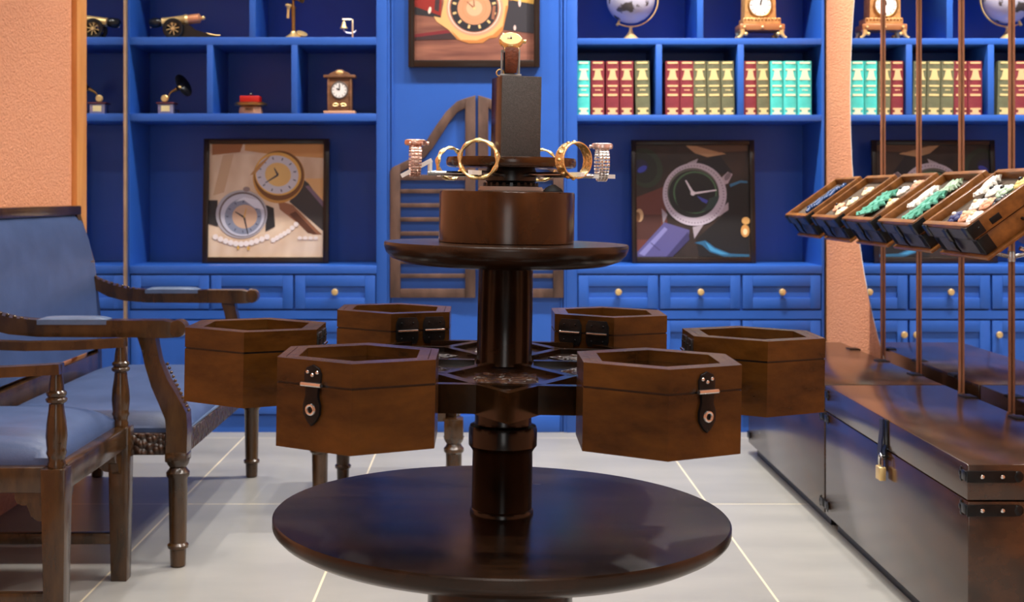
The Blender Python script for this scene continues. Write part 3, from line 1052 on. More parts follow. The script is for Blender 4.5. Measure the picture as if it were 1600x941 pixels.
# ornate brass clock
r = thing('carriage_clock', 'ornate gilded clock on curled feet on the top shelf of the right cabinet', 'clock', (wx(1187, DS + .02), DS + .02, SA_R))
gw = noisy('gilded_wood', (0.50, 0.24, 0.08), (0.72, 0.42, 0.17), 0.35, 40, metal=0.35, bump=0.2, bump_scale=150)
gd = flat('dark_gilt', (0.36, 0.15, 0.06), 0.35, 0.3)
MB().span(-0.100, 0.100, -0.06, 0.06, 0.038, 0.066, 0.004).build('base_moulding', gd, r)
st = MB()
st.span(-0.084, 0.084, -0.052, 0.052, 0.066, 0.094, 0.004)
for q in range(11):
    st.sphere((-0.075 + q * 0.015, -0.053, 0.088), 0.006, seg=10)
st.build('stepped_base', gw, r)
bd = MB()
bd.poly([(-0.076, 0.094), (0.064, 0.094), (0.060, 0.30), (0.050, 0.33), (-0.062, 0.33), (-0.072, 0.30)], XZ(0.045), 0.09, 0, 0.004)
bd.build('case', gw, r)
dial(r, -0.008, -0.047, 0.150, 0.048, BRASS_D, [(0.25, 0.030, 0.005), (0.12, 0.020, 0.006)])
for s in (-1, 1):
    MB().sphere((s * 0.080 , -0.062, 0.051), 0.007, seg=12).build('boss', BRASS, r)
    for yy in (-1, 1):
        lg = MB()
        lg.tube([(s * 0.088, yy * 0.048, 0.040), (s * 0.086, yy * 0.050, 0.028), (s * 0.093, yy * 0.052, 0.014), (s * 0.103, yy * 0.054, 0.004)], [0.014, 0.012, 0.008, 0.006], 12)
        lg.sphere((s * 0.072, yy * 0.052, 0.022), 0.009, seg=12)
        lg.sphere((s * 0.105, yy * 0.054, 0.006), 0.006, seg=10)
        lg.build('foot', BRASS, r)
MB().sphere((0, -0.062, 0.051), 0.007, seg=12).build('boss', BRASS, r)

# ------------------------------------------------------------------ books
BK = {'turquoise': noisy('turquoise_cloth', (0.05, 0.48, 0.44), (0.07, 0.56, 0.52), 0.5, 30),
      'red': noisy('dark_red_cloth', (0.17, 0.020, 0.032), (0.22, 0.030, 0.042), 0.45, 30),
      'green': noisy('olive_green_cloth', (0.105, 0.110, 0.060), (0.14, 0.145, 0.080), 0.5, 30)}
BMATG = {'turquoise': flat('pale_gilt', (0.62, 0.70, 0.50), 0.45), 'red': flat('warm_gilt', (0.80, 0.50, 0.26), 0.4, 0.2), 'green': flat('yellow_gilt', (0.72, 0.58, 0.27), 0.4, 0.2)}
BH = 0.2385


def make_book(kind, w):
    r = bpy.data.objects.new('book', None)
    r.empty_display_size = 0.05
    COL.objects.link(r)
    h, dp = BH, 0.165
    c = MB()
    # covers and rounded spine in one case
    prof = [(-w / 2, dp), (-w / 2, 0.006), (-w * 0.36, 0.002), (-w * 0.18, 0.0), (w * 0.18, 0.0), (w * 0.36, 0.002), (w / 2, 0.006), (w / 2, dp), (w / 2 - 0.003, dp), (w / 2 - 0.003, 0.010), (-w / 2 + 0.003, 0.010), (-w / 2 + 0.003, dp)]
    c.poly(prof, Matrix.Identity(4), h)
    MB().span(-w / 2 + 0.0035, w / 2 - 0.0035, 0.0105, dp - 0.004, 0.004, h - 0.004).build('page_block', PAPER, r)
    g = c
    ww = w * 0.74

    def strip(f0, f1, wd=1.0):
        g.span(-ww / 2 * wd, ww / 2 * wd, -0.0012, 0.0016, h * (1 - f1), h * (1 - f0), 0, 1)
    for f0, f1 in ((0.015, 0.05), (0.145, 0.172), (0.325, 0.352), (0.445, 0.478), (0.610, 0.650), (0.872, 0.905), (0.955, 0.992)):
        strip(f0, f1)
    M = XZ(0.0016)
    # flared crown ornament, wide at the foot
    z = lambda f: h * (1 - f)
    g.poly([(-ww * .46, z(.33)), (ww * .46, z(.33)), (ww * .34, z(.27)), (ww * .24, z(.17)), (-ww * .24, z(.17)), (-ww * .34, z(.27))], M, 0.0028, 1)
    for s in (-1, 0, 1):
        g.sphere((s * ww * 0.2, 0.0, z(0.54)), 0.0034, (1, 0.4, 0.8), 8, 1)
    g.span(ww * 0.05, ww * 0.28, -0.001, 0.001, z(0.548), z(0.535), 0, 1)
    g.poly([(-ww * .20, z(.93)), (0, z(.895)), (ww * .20, z(.93)), (0, z(.965))], M, 0.0028, 1)
    g.span(-ww * .30, ww * .30, -0.0011, 0.0016, z(0.955), z(0.905), 0, 1)
    g.build('cover', [BK[kind], BMATG[kind]], r)
    return r


protos = {}
rows = [('the left compartment', [('turquoise', 902.3, 921.8, 'the only turquoise book, first'), ('red', 923.6, 944.6, 'first of three red ones'), ('red', 947, 967.4, 'middle of three red ones'),
                            ('red', 968.8, 989.8, 'last of three red ones'), ('green', 994.5, 1017.0, 'standing apart at the right end')]),
        ('the middle compartment', [('red', 1040.0, 1062.0, 'leftmost, at the divider'), ('red', 1062.8, 1084.0, 'second of two red ones'), ('green', 1085.0, 1105.2, 'first of three green ones'),
                              ('green', 1106.0, 1127.0, 'middle of three green ones'), ('green', 1128.0, 1148.6, 'last of three green ones')]),
        ('the right compartment', [('red', 1163.0, 1182.4, 'the only red one'), ('green', 1183.6, 1203.2, 'the only green one'), ('turquoise', 1204.2, 1223.6, 'first of three turquoise ones'),
                             ('turquoise', 1224.6, 1245.4, 'middle of three turquoise ones'), ('turquoise', 1246.6, 1268.4, 'last of three turquoise ones')])]
DB = D + 0.015
for cell, items in rows:
    for kind, a, b_, which in items:
        w0 = 0.0595
        if kind not in protos:
            protos[kind] = make_book(kind, w0)
            o = protos[kind]
        else:
            o = copy_tree(protos[kind])
        w = (wx(b_, DB) - wx(a, DB)) - 0.0004
        o.scale = (w / w0, 1, 1)
        o.location = (wx((a + b_) / 2, DB), DB, SB_R)
        if cell.startswith('the left') and kind == 'green':
            o.rotation_euler = (0, math.radians(-1.2), 0)
            o.location.x -= 0.002
            o.location.z += 0.0006
        col = {'turquoise': 'turquoise', 'red': 'dark red', 'green': 'olive green'}[kind]
        tag(o, '%s gilt book in %s, %s' % (col, cell, which), 'book', 'gilt-banded books on the right cabinet shelf')

# ------------------------------------------------------------------ seating along the left wall
def turned_leg(x, y, top, name, parent, block=0.028, r0=0.028):
    m = MB()
    m.lathe([(0.018, 0.0), (0.0215, 0.004), (0.023, 0.050), (0.029, 0.054), (0.030, 0.062), (0.024, 0.068), (0.0245, 0.10), (r0 - 0.001, top - 0.075),
             (0.0325, top - 0.068), (0.033, top - 0.058), (0.026, top - 0.050), (0.023, top - 0.044), (0.030, top - 0.034), (0.034, top - 0.020)],
            Matrix.Translation((x, y, 0)), 16)
    m.box((x, y, top - 0.026 + block / 2), (0.062, 0.062, block), None, 0.004)
    return m.build(name, W_CHAIR, parent)


# settee
sx, sy0, sy1 = -0.865, 3.675, 4.84
S = thing('settee', 'long wooden settee with blue leather seat and back against the orange left wall', 'settee', (-1.15, 4.26, 0))
def SL(x, y, z):
    return (x + 1.15, y - 4.26, z)
for (x, y) in ((sx, sy0), (sx, sy1), (-1.44, sy0), (-1.44, sy1)):
    q = SL(x, y, 0)
    turned_leg(q[0], q[1], 0.325, 'leg', S)
fr = MB()
q0, q1 = SL(sx, sy0, 0), SL(sx, sy1, 0)
fr.span(q0[0] - 0.024, q0[0] + 0.026, q0[1] + 0.031, q1[1] - 0.031, 0.318, 0.378, 0.004)
fr.build('front_rail', W_CARVED, S)
for y in (sy0, sy1):
    a, b = SL(-1.41, y, 0), SL(sx - 0.032, y, 0)
    MB().span(a[0], b[0], a[1] - 0.022, a[1] + 0.022, 0.318, 0.378, 0.004).build('side_rail', W_CARVED, S)
a, b = SL(-1.46, sy0 + 0.03, 0), SL(-1.42, sy1 - 0.03, 0)
MB().span(a[0], b[0], a[1], b[1], 0.325, 0.470, 0.004).build('back_rail', W_CHAIR, S)
a, b = SL(-1.415, sy0 + 0.005, 0), SL(sx + 0.022, sy1 - 0.005, 0)
MB().cushion(a[0], b[0], a[1], b[1], 0.376, 0.014, 0.052, 0, 24, 5.0).build('seat', LEATHER, S)
MB().tube([(b[0] - 0.004, a[1] + 0.04, 0.383), (b[0] + 0.001, (a[1] + b[1]) / 2, 0.384), (b[0] - 0.004, b[1] - 0.04, 0.383)], 0.005, 8).build('seat_piping', LEATHER_PAD, S)
# curved upholstered back
prof = [(-1.425, 0.485), (-1.427, 0.60), (-1.438, 0.70), (-1.452, 0.785), (-1.471, 0.883), (-1.492, 0.945), (-1.515, 0.975)]
pp = prof + [(x - 0.045, z) for x, z in reversed(prof)]
bk_ = MB()
yA, yB = SL(0, sy0 + 0.02, 0)[1], SL(0, sy1 + 0.01, 0)[1]
Mx = Matrix(((1, 0, 0, 1.15), (0, 0, 1, yA), (0, 1, 0, 0), (0, 0, 0, 1)))
bk_.poly(pp, Mx, yB - yA, 0, 0.012)
bk_.build('backrest', LEATHER, S)
tr = MB()
a = SL(-1.535, sy0, 0); b = SL(-1.535, sy1, 0)
tr.box((a[0] - 0.003, (a[1] + b[1]) / 2, 0.993), (0.065, b[1] - a[1] + 0.05, 0.036), None, 0.006)
tr.build('top_rail', W_CHAIR, S)
for y in (sy0 + 0.005, sy1 - 0.005):
    q = SL(0, y, 0)
    MB().tube([SL(-1.445, y, 0.32), SL(-1.452, y, 0.6), SL(-1.475, y, 0.8), SL(-1.53, y, 0.985)], 1, 4, flatten=(0.045, 0.04)).build('back_post', W_CHAIR, S)


def settee_arm(y):
    path = [(-1.468, 0.738), (-1.435, 0.718), (-1.385, 0.696), (-1.33, 0.682), (-1.25, 0.675), (-1.10, 0.674), (-0.98, 0.674), (-0.90, 0.673), (-0.868, 0.669)]
    A = MB()
    A.tube([SL(x, y, z) for x, z in path], [0.75, 0.85, 1, 1, 1, 1, 1.02, 1.05, 0.85], 4, flatten=(0.056, 0.047))
    for (x, z) in [(-1.44 + 0.02 * i, 0) for i in range(9)]:
        zz = 0.724 - 0.048 * min(1, (x + 1.44) / 0.16) ** 0.75 + 0.022
        A.sphere(SL(x, y - 0.02, zz), 0.006, seg=8)
    q = SL(-0.862, y, 0.674)
    A.lathe([(0.0, -0.028), (0.024, -0.026), (0.026, 0), (0.024, 0.026), (0, 0.028)], Matrix.Translation(q) @ Matrix.Rotation(PI / 2, 4, 'X'), 16)
    a_ = A.build('armrest', W_CHAIR, S)
    P = MB()
    u, v = SL(-1.255, y, 0), SL(-1.06, y, 0)
    P.cushion(u[0], v[0], u[1] - 0.029, u[1] + 0.029, 0.686, 0.014, 0.008, 0, 10, 4)
    tag(P.build('arm_pad', LEATHER_PAD, a_), 'blue leather arm pad')
    sp = [(-0.95, 0.655), (-0.942, 0.62), (-0.932, 0.575), (-0.912, 0.52), (-0.885, 0.47), (-0.865, 0.43), (-0.862, 0.39), (-0.864, 0.325)]
    U = MB()
    U.tube([SL(x, y, z) for x, z in sp], [0.95, 0.85, 0.85, 0.95, 1.1, 1.2, 1.15, 1.15], 4, flatten=(0.05, 0.052))
    for i in range(12):
        t_ = i / 11
        x = -0.912 + 0.06 * t_ + 0.014
        z = 0.575 - 0.13 * t_
        U.sphere(SL(x + 0.008, y - 0.02, z), 0.005, seg=8)
    U.build('arm_support', W_CHAIR, S)


settee_arm(sy0)
settee_arm(sy1)

# near armchair
cx_, cy0, cy1 = -0.992, 3.016, 3.55
A = thing('armchair', 'wooden armchair with turned arm posts and blue cushion, at the left edge', 'armchair', (-1.22, 3.283, 0))
def AL(x, y, z):
    return (x + 1.22, y - 3.283, z)


def square_leg(x, y, top):
    q = AL(x, y, 0)
    m = MB()
    m._begin()
    vs = []
    for z, h in ((0, 0.022), (top * 0.6, 0.026), (top, 0.0285)):
        vs.append([m.bm.verts.new((q[0] + sx_ * h, q[1] + sy_ * h, z)) for sx_, sy_ in ((-1, -1), (1, -1), (1, 1), (-1, 1))])
    for a_, b_ in zip(vs, vs[1:]):
        for i in range(4):
            m.bm.faces.new((a_[i], a_[(i + 1) % 4], b_[(i + 1) % 4], b_[i]))
    m.bm.faces.new(vs[0][::-1])
    m.bm.faces.new(vs[-1])
    m._end(0, False)
    bmesh.ops.bevel(m.bm, geom=list(m.bm.edges), offset=0.0025, segments=2, profile=0.5, affect='EDGES')
    return m.build('leg', W_CHAIR, A)


for y in (cy0, cy1):
    square_leg(cx_, y, 0.418)
    square_leg(-1.45, y, 0.418)
bx_ = -1.45
for y in (cy0, cy1):
    a, b = AL(bx_ + 0.026, y, 0), AL(cx_ - 0.026, y, 0)
    MB().span(a[0], b[0], a[1] - 0.018, a[1] + 0.020, 0.362, 0.420, 0.003).build('side_rail', W_CHAIR, A)
    MB().span(a[0], b[0], a[1] - 0.012, a[1] + 0.012, 0.098, 0.128, 0.003).build('stretcher', W_CHAIR, A)
for x in (cx_, bx_):
    a, b = AL(x, cy0 + 0.026, 0), AL(x, cy1 - 0.026, 0)
    MB().span(a[0] - 0.018, a[0] + 0.022, a[1], b[1], 0.362, 0.420, 0.003).build('front_rail' if x == cx_ else 'rear_rail', W_CHAIR, A)
# scalloped corner brackets
sc = [(0, 0), (0.068, 0), (0.068, -0.014), (0.062, -0.026), (0.050, -0.031), (0.040, -0.030), (0.036, -0.040), (0.030, -0.056), (0.016, -0.066), (0.0, -0.068)]
for y in (cy0, cy1):
    q = AL(cx_ - 0.026, y, 0.362)
    MB().poly([(q[0] - px, q[2] + pz) for px, pz in sc], XZ(q[1] + 0.010), 0.02).build('corner_bracket', W_CHAIR, A)
for y, s in ((cy0 + 0.026, 1), (cy1 - 0.026, -1)):
    q = AL(cx_, y, 0.362)
    MB().poly([(q[1] + s * px, q[2] + pz) for px, pz in sc], YZ(q[0] - 0.010), 0.02).build('corner_bracket', W_CHAIR, A)
a, b = AL(bx_ + 0.02, cy0 - 0.005, 0), AL(cx_ - 0.012, cy1 + 0.0, 0)
MB().cushion(a[0], b[0], a[1] + 0.02, b[1] - 0.01, 0.416, 0.02, 0.060, 0, 22, 3.2).build('seat_cushion', LEATHER, A)
post = [(0.020, 0.418), (0.021, 0.428), (0.018, 0.434), (0.020, 0.444), (0.0235, 0.452), (0.0215, 0.460), (0.0225, 0.468), (0.0245, 0.492), (0.0225, 0.520), (0.018, 0.550), (0.0165, 0.566),
        (0.0235, 0.571), (0.025, 0.577), (0.0195, 0.582), (0.0225, 0.586), (0.0235, 0.592), (0.0175, 0.597), (0.0165, 0.612), (0.013, 0.636), (0.013, 0.656)]
for y in (cy0, cy1):
    q = AL(cx_, y, 0)
    MB().lathe(post, Matrix.Translation((q[0], q[1], 0)), 20).build('arm_post', W_CHAIR, A)
    MB().tube([AL(bx_ - 0.02, y, 0.648), AL(-1.36, y, 0.642), AL(-1.25, y, 0.638), AL(-1.12, y, 0.640), AL(-1.04, y, 0.644), AL(cx_ + 0.012, y, 0.6475)], 1, 4, flatten=(0.04, 0.024)).build('armrest', W_CHAIR, A)
for y in (cy0, cy1):
    MB().tube([AL(bx_, y, 0.41), AL(bx_ - 0.01, y, 0.6), AL(bx_ - 0.05, y, 0.95)], 1, 4, flatten=(0.042, 0.036)).build('back_post', W_CHAIR, A)
a, b = AL(bx_ - 0.045, cy0, 0), AL(bx_ - 0.045, cy1, 0)
MB().box((a[0], (a[1] + b[1]) / 2, 0.93), (0.03, b[1] - a[1] + 0.04, 0.075), (0, math.radians(-6), 0), 0.006).build('crest_rail', W_CHAIR, A)
MB().box((a[0] + 0.028, (a[1] + b[1]) / 2, 0.70), (0.03, b[1] - a[1] - 0.05, 0.33), (0, math.radians(-6), 0), 0.008).build('back_pad', LEATHER, A)

# stool behind the display stand
T = thing('stool', 'turned-leg wooden stool behind the display stand, only its legs showing', 'stool', (-0.313, 4.475, 0))
for x, y in ((-0.53, 4.2), (-0.097, 4.2), (-0.515, 4.75), (-0.11, 4.75)):
    turned_leg(x + 0.313, y - 4.475, 0.290, 'leg', T, 0.066, 0.027)
m = MB()
for s in (-1, 1):
    m.span(-0.19, 0.19, s * 0.275 - 0.02, s * 0.275 + 0.02, 0.32, 0.38, 0.003)
    m.span(s * 0.205 - 0.02, s * 0.205 + 0.02, -0.25, 0.25, 0.32, 0.38, 0.003)
m.build('seat_frame', W_CHAIR, T)
MB().cushion(-0.235, 0.235, -0.30, 0.30, 0.378, 0.02, 0.035, 0, 14, 4).build('seat', LEATHER, T)


# ------------------------------------------------------------------ two long chests along the right wall
def chest(label, ya, yb):
    xa, xb = 1.075, 1.452
    yc = (ya + yb) / 2
    r = thing('blanket_chest', label, 'chest', ((xa + xb) / 2, yc, 0), group='long wooden chests')
    w, l = (xb - xa) / 2, (yb - ya) / 2
    zs, zt = 0.372, 0.452
    MB().span(-w + 0.03, w - 0.02, -l + 0.03, l - 0.03, 0, 0.046).build('plinth', BLACK, r)  # recessed base, coloured black for the shadow gap under the chest
    MB().span(-w, w, -l, l, 0.046, zs - 0.003, 0.003).build('body', W_CHEST, r)
    li = MB().span(-w - 0.002, w, -l - 0.002, l + 0.002, zs, zt, 0.004).build('lid', W_CHEST, r)
    for s in (-1, 1):
        for z, p in ((0.425, li), (0.350, None), (0.078, None)):
            m = MB()
            # strap on the long front face
            m.span(-w - 0.0045, -w + 0.001, s * l - s * 0.002, s * l - s * 0.030, z - 0.011, z + 0.011, 0.001)
            m.sphere((-w - 0.003, s * l - s * 0.034, z + 0.011), 0.0065, (0.3, 1, 1), 10)
            m.sphere((-w - 0.003, s * l - s * 0.034, z - 0.011), 0.0065, (0.3, 1, 1), 10)
            m.sphere((-w - 0.003, s * l - s * 0.040, z), 0.0075, (0.3, 1, 1), 10)
            if p is None or True:
                m.span(-w - 0.004, -w + 0.105, s * (l + 0.0015), s * (l + 0.006), z - 0.013, z + 0.013, 0.001)
                m.sphere((-w + 0.110, s * (l + 0.003), z), 0.013, (1, 0.35, 1), 12)
            for t_ in (0.03, 0.075):
                m.sphere((-w + t_, s * (l + 0.006), z), 0.005, (1, 0.5, 1), 10, 1)
            m.build('corner_strap', [IRON, STEEL], p or r)
    for t_ in (-0.62, 0.0, 0.62):
        h = MB()
        h.span(w - 0.035, w + 0.002, t_ * l - 0.03, t_ * l + 0.03, zt - 0.001, zt + 0.003, 0.001)
        h.tube([(w + 0.002, t_ * l - 0.03, zt - 0.002), (w + 0.002, t_ * l + 0.03, zt - 0.002)], 0.005, 8)
        h.build('hinge', IRON, li)
    return r, -w, li


C1, w1, lid1 = chest('dark wooden chest farther back on the right, against the cabinet end', 4.105, 5.28)
C2, w2, lid2 = chest('dark wooden chest in the right foreground with a padlocked front', 2.885, 4.085)
yl = 3.46 - (2.885 + 4.085) / 2
hp = MB()
hp.span(w2 - 0.006, w2 + 0.001, yl - 0.016, yl + 0.016, 0.380, 0.452, 0.001)
hp.tube([(w2 - 0.005, yl, 0.385), (w2 - 0.009, yl, 0.372), (w2 - 0.008, yl, 0.345)], 1, 4, flatten=(0.026, 0.004))
tag(hp.build('hasp', IRON, lid2), 'black iron hasp')
MB().tube([(w2 + 0.001, yl - 0.010, 0.355), (w2 - 0.016, yl - 0.010, 0.355), (w2 - 0.020, yl, 0.355), (w2 - 0.016, yl + 0.010, 0.355), (w2 + 0.001, yl + 0.010, 0.355)], 0.003, 8).build('staple', IRON, C2)
rb = MB()
rb.tube([(w2 - 0.007, yl + 0.030, 0.449), (w2 - 0.008, yl + 0.026, 0.42), (w2 - 0.010, yl + 0.032, 0.37), (w2 - 0.012, yl + 0.036, 0.31)], [1, 1, 1.2, 0.9], 4, flatten=(0.026, 0.004))
o = rb.build('ribbon', flat('navy_ribbon', (0.008, 0.012, 0.05), 0.6))
o.matrix_world = Matrix.Translation(C2.location)
tag(o, 'dark navy ribbon hanging beside the padlock on the front chest', 'ribbon')
P = thing('padlock', 'small brass padlock on the front of the nearer dark chest', 'padlock', (C2.location.x + w2 - 0.018, C2.location.y + yl, 0.292))
MB().span(-0.009, 0.009, -0.019, 0.019, 0, 0.036, 0.003).build('body', BRASS, P)
MB().tube([(0, -0.013, 0.034), (0, -0.013, 0.052), (0, -0.008, 0.064), (0, 0, 0.068), (0, 0.008, 0.064), (0, 0.013, 0.052), (0, 0.013, 0.034)], 0.0035, 8).build('shackle', STEEL, P)

# ------------------------------------------------------------------ poles and tilted display cases by the oval mirror
TH = math.radians(35.6)
PY = [4.905, 4.50, 4.10, 3.71, 3.31]
ORD = ['farthest, holding the blue beads', 'second from the cabinet end', 'middle one of the five', 'second nearest to the camera', 'nearest, beside the front chest']
for i, y in enumerate(PY):
    r = thing('support_pole', 'thin brown pole before the oval mirror, ' + ORD[i], 'pole', (1.502, y, 0), group='thin poles holding the display cases')
    MB().lathe([(0.0047, 0.0), (0.0047, CEIL - 0.001)], None, 14).build('shaft', W_POLE, r)
    b = MB()
    b.lathe([(0.0058, 0.86), (0.0065, 0.865), (0.0065, 0.885), (0.0058, 0.89)], None, 14)
    b.tube([(-0.005, 0, 0.875), (-0.05, 0, 0.885), (-0.11, 0, 0.905), (-0.1365, 0, 0.9145)], 0.006, 8)
    b.build('bracket', STEEL, r)

RYM = Matrix.Rotation(-TH, 4, 'Y')
TOPC = Vector((1.283, 0, 1.047))
TLEN, TWID, THT = 0.252, 0.318, 0.100
wn = Vector((-math.sin(TH), 0, math.cos(TH)))


def make_tray():
    r = bpy.data.objects.new('display_case', None)
    r.empty_display_size = 0.05
    COL.objects.link(r)
    hx, hy = TLEN / 2, TWID / 2
    MB().span(-hx - 0.006, hx + 0.006, -hy - 0.006, hy + 0.006, 0, 0.009, 0.002).build('base_board', W_TRAY, r)
    MB().span(-hx + 0.008, hx - 0.008, -hy + 0.008, hy - 0.008, 0.009, 0.056, 0.002).build('body', W_TRAY, r)
    rim = MB()
    t = 0.016
    rim.span(-hx, -hx + t, -hy, hy, 0.059, THT, 0.002)
    rim.span(hx - t, hx, -hy, hy, 0.059, THT, 0.002)
    rim.span(-hx + t, hx - t, -hy, -hy + t, 0.059, THT, 0.002)
    rim.span(-hx + t, hx - t, hy - t, hy, 0.059, THT, 0.002)
    rm_ = rim.build('rim', W_TRAY, r)
    MB().span(-hx + t, hx - t, -hy + t, hy - t, 0.056, 0.078).build('liner', LINER, r)
    fr_ = MB()
    fr_.span(-hx - 0.003, -hx + 0.001, -hy + 0.004, hy - 0.004, 0.061, THT - 0.010)
    fr_.span(-hx + 0.003, -hx + 0.0085, -hy + 0.010, hy - 0.010, 0.011, 0.055)
    tag(fr_.build('front_plate', noisy('dark_violet_leather', (0.018, 0.015, 0.028), (0.035, 0.030, 0.050), 0.4, 30), r), 'dark front plate')
    for s in (-1, 1):
        c = MB()
        for z0, z1, ins in ((0.062, 0.096, 0.0), (0.012, 0.054, 0.008)):
            c.span(-hx - 0.004 + ins, -hx + 0.034, s * (hy - ins - 0.0005), s * (hy - ins + 0.003), z0, z1, 0.001)
            c.span(-hx - 0.005 + ins, -hx - 0.001 + ins, s * (hy - ins + 0.002), s * (hy - ins - 0.035), z0, z1, 0.001)
        c.sphere((-hx + 0.022, s * (hy + 0.003), 0.078), 0.004, (1, .6, 1), 8)
        c.build('metal_corner', IRON, r)
    l = MB()
    l.span(-hx - 0.008, -hx - 0.002, -0.016, 0.016, 0.050, 0.088, 0.001)
    l.tube([(-hx - 0.006, 0, 0.052), (-hx - 0.008, 0, 0.034), (-hx - 0.004, 0, 0.018)], [1, 1.1, 0.6], 4, flatten=(0.024, 0.006))
    l.build('latch', IRON, r)
    for s in (-1, 1):
        hd = MB()
        hd.tube([(0.00, s * (hy - 0.008), 0.034), (0.0, s * (hy + 0.02), 0.030), (0.012, s * (hy + 0.026), 0.022), (0.05, s * (hy + 0.026), 0.022), (0.062, s * (hy + 0.02), 0.030), (0.062, s * (hy - 0.008), 0.034)], 0.004, 8)
        hd.build('handle', IRON, r)
        k = MB()
        k.span(-hx + 0.055, -hx + 0.085, s * (hy - 0.0005), s * (hy + 0.002), 0.066, 0.082, 0.001)
        k.build('side_clasp', IRON, r)
    return r


def tray_matrix(y):
    return Matrix.Translation(TOPC + Vector((0, y + 0.03, 0)) - wn * THT) @ RYM


CASE = ['with a blue bead string, farthest from the camera', 'with cream rosettes, second from the cabinet end', 'with a green scarf and cream rosette, middle one of five',
        'with green and white cloths, second nearest', 'crowded with white and black rosettes, the nearest and largest']
proto = None
TM = []
for i, y in enumerate(PY):
    o = make_tray() if proto is None else copy_tree(proto)
    proto = proto or o
    o.matrix_world = tray_matrix(y)
    TM.append(tray_matrix(y))
    tag(o, 'tilted wooden display case ' + CASE[i], 'display case', 'tilted wooden cases beside the oval mirror')

ZL = 0.0792


def put(mb, name, mat, i, x, y, z, label, cat, group, rz=0.0):
    o = mb.build(name, mat)
    o.matrix_world = TM[i] @ Matrix.Translation((x, y, ZL + z)) @ Matrix.Rotation(rz, 4, 'Z')
    return tag(o, label, cat, group)


def rosette(rad=0.022):
    m = MB()
    for ring, n, h in ((0.62, 6, 0.010), (0.30, 4, 0.016)):
        for q in range(n):
            a = 2 * PI * q / n + ring
            m.sphere((rad * ring * math.cos(a), rad * ring * math.sin(a), h * 0.75), rad * 0.46, (1, 1, 0.55), 10)
    m.sphere((0, 0, 0.018), rad * 0.26, seg=10, mi=1)
    m.lathe([(rad * 0.9, 0.0), (rad * 0.9, 0.003), (0, 0.004)], None, 14)
    return m


def scarf(lx, ly, amp=0.006):
    m = MB()
    n = 14
    pts = [(lx * (q / n - 0.5), 0, 0.012 + amp * math.sin(q * 1.9)) for q in range(n + 1)]
    m.tube(pts, [1 + 0.16 * math.sin(q * 2.3) for q in range(n + 1)], 4, flatten=(ly, 0.007))
    m.tube([(p[0], ly * 0.22 + 0.004 * math.sin(p[0] * 90), 0.018) for p in pts], 0.0045, 6)
    m.tube([(p[0], -ly * 0.18 + 0.004 * math.sin(p[0] * 70), 0.017) for p in pts], 0.004, 6)
    return m


CLO = {'white': flat('white_cloth', (0.80, 0.77, 0.70), 0.7), 'cream': flat('cream_cloth', (0.80, 0.66, 0.42), 0.7), 'green': noisy('sea_green_cloth', (0.09, 0.36, 0.26), (0.16, 0.48, 0.36), 0.6, 60),
       'pale green': noisy('pale_green_cloth', (0.38, 0.56, 0.40), (0.55, 0.68, 0.52), 0.6, 60), 'peach': flat('peach_cloth', (0.70, 0.34, 0.20), 0.7), 'black': flat('black_beads', (0.010, 0.010, 0.012), 0.3),
       'navy': flat('navy_cloth', (0.02, 0.025, 0.12), 0.6), 'yellow': flat('yellow_cloth', (0.80, 0.58, 0.20), 0.7), 'blue': flat('blue_beads', (0.012, 0.040, 0.13), 0.25)}
# case 0: string of blue beads
m = MB()
for q in range(22):
    m.sphere((-0.085 + q * 0.0082, 0.012 * math.sin(q * 0.9) - 0.015, 0.0087), 0.0085, seg=10)
for q in range(16):
    m.sphere((-0.06 + q * 0.0085, 0.012 * math.cos(q * 1.1) + 0.030, 0.0087), 0.0085, seg=10)
put(m, 'bead_necklace', CLO['blue'], 0, 0, -0.02, 0, 'string of dark blue beads in the farthest tilted case', 'necklace', None)
RG = 'rosettes in the tilted cases'
ROS = [(1, -0.072, -0.06, 'cream', 'black', 'cream rosette at the lower end of the second case'), (1, -0.015, -0.03, 'cream', 'black', 'cream rosette in the middle of the second case'),
       (1, 0.045, -0.045, 'cream', 'peach', 'cream rosette at the upper end of the second case'), (1, -0.05, 0.05, 'peach', 'black', 'peach rosette at the far side of the second case'),
       (2, 0.045, -0.02, 'white', 'black', 'white rosette with black centre in the middle case'), (2, 0.078, -0.085, 'peach', 'white', 'peach rosette at the upper near corner of the middle case'), (2, -0.02, -0.09, 'cream', 'yellow', 'cream rosette beside the green scarf in the middle case'),
       (4, -0.074, -0.095, 'white', 'cream', 'white rosette at the lower near corner of the nearest case'), (4, -0.070, -0.028, 'peach', 'cream', 'peach rosette near the lower end of the nearest case'),
       (4, -0.015, -0.055, 'peach', 'white', 'peach rosette at the near side of the nearest case'), (4, -0.020, 0.012, 'white', 'cream', 'white rosette in the middle of the nearest case'),
       (4, 0.042, -0.042, 'pale green', 'black', 'pale green rosette in the middle of the nearest case'), (4, 0.040, 0.032, 'white', 'black', 'white rosette with black centre toward the upper end of the nearest case'),
       (4, 0.078, -0.090, 'yellow', 'black', 'yellow rosette with black centre at the upper end of the nearest case'), (4, 0.000, -0.112, 'black', 'pale green', 'black rosette at the near side of the nearest case'),
       (4, -0.076, 0.042, 'navy', 'white', 'navy rosette at the lower end of the nearest case')]
for i, x, y, c1, c2, lb in ROS:
    put(rosette(0.0255 if i == 4 else 0.024), 'fabric_rosette', [CLO[c1], CLO[c2]], i, x, y * 0.88, 0, lb, 'rosette', RG, random.random() * 3)
SG = 'folded scarves in the tilted cases'
put(scarf(0.12, 0.10), 'folded_scarf', CLO['green'], 2, -0.028, 0.045, 0, 'sea green folded scarf in the middle tilted case', 'scarf', SG, 0.2)
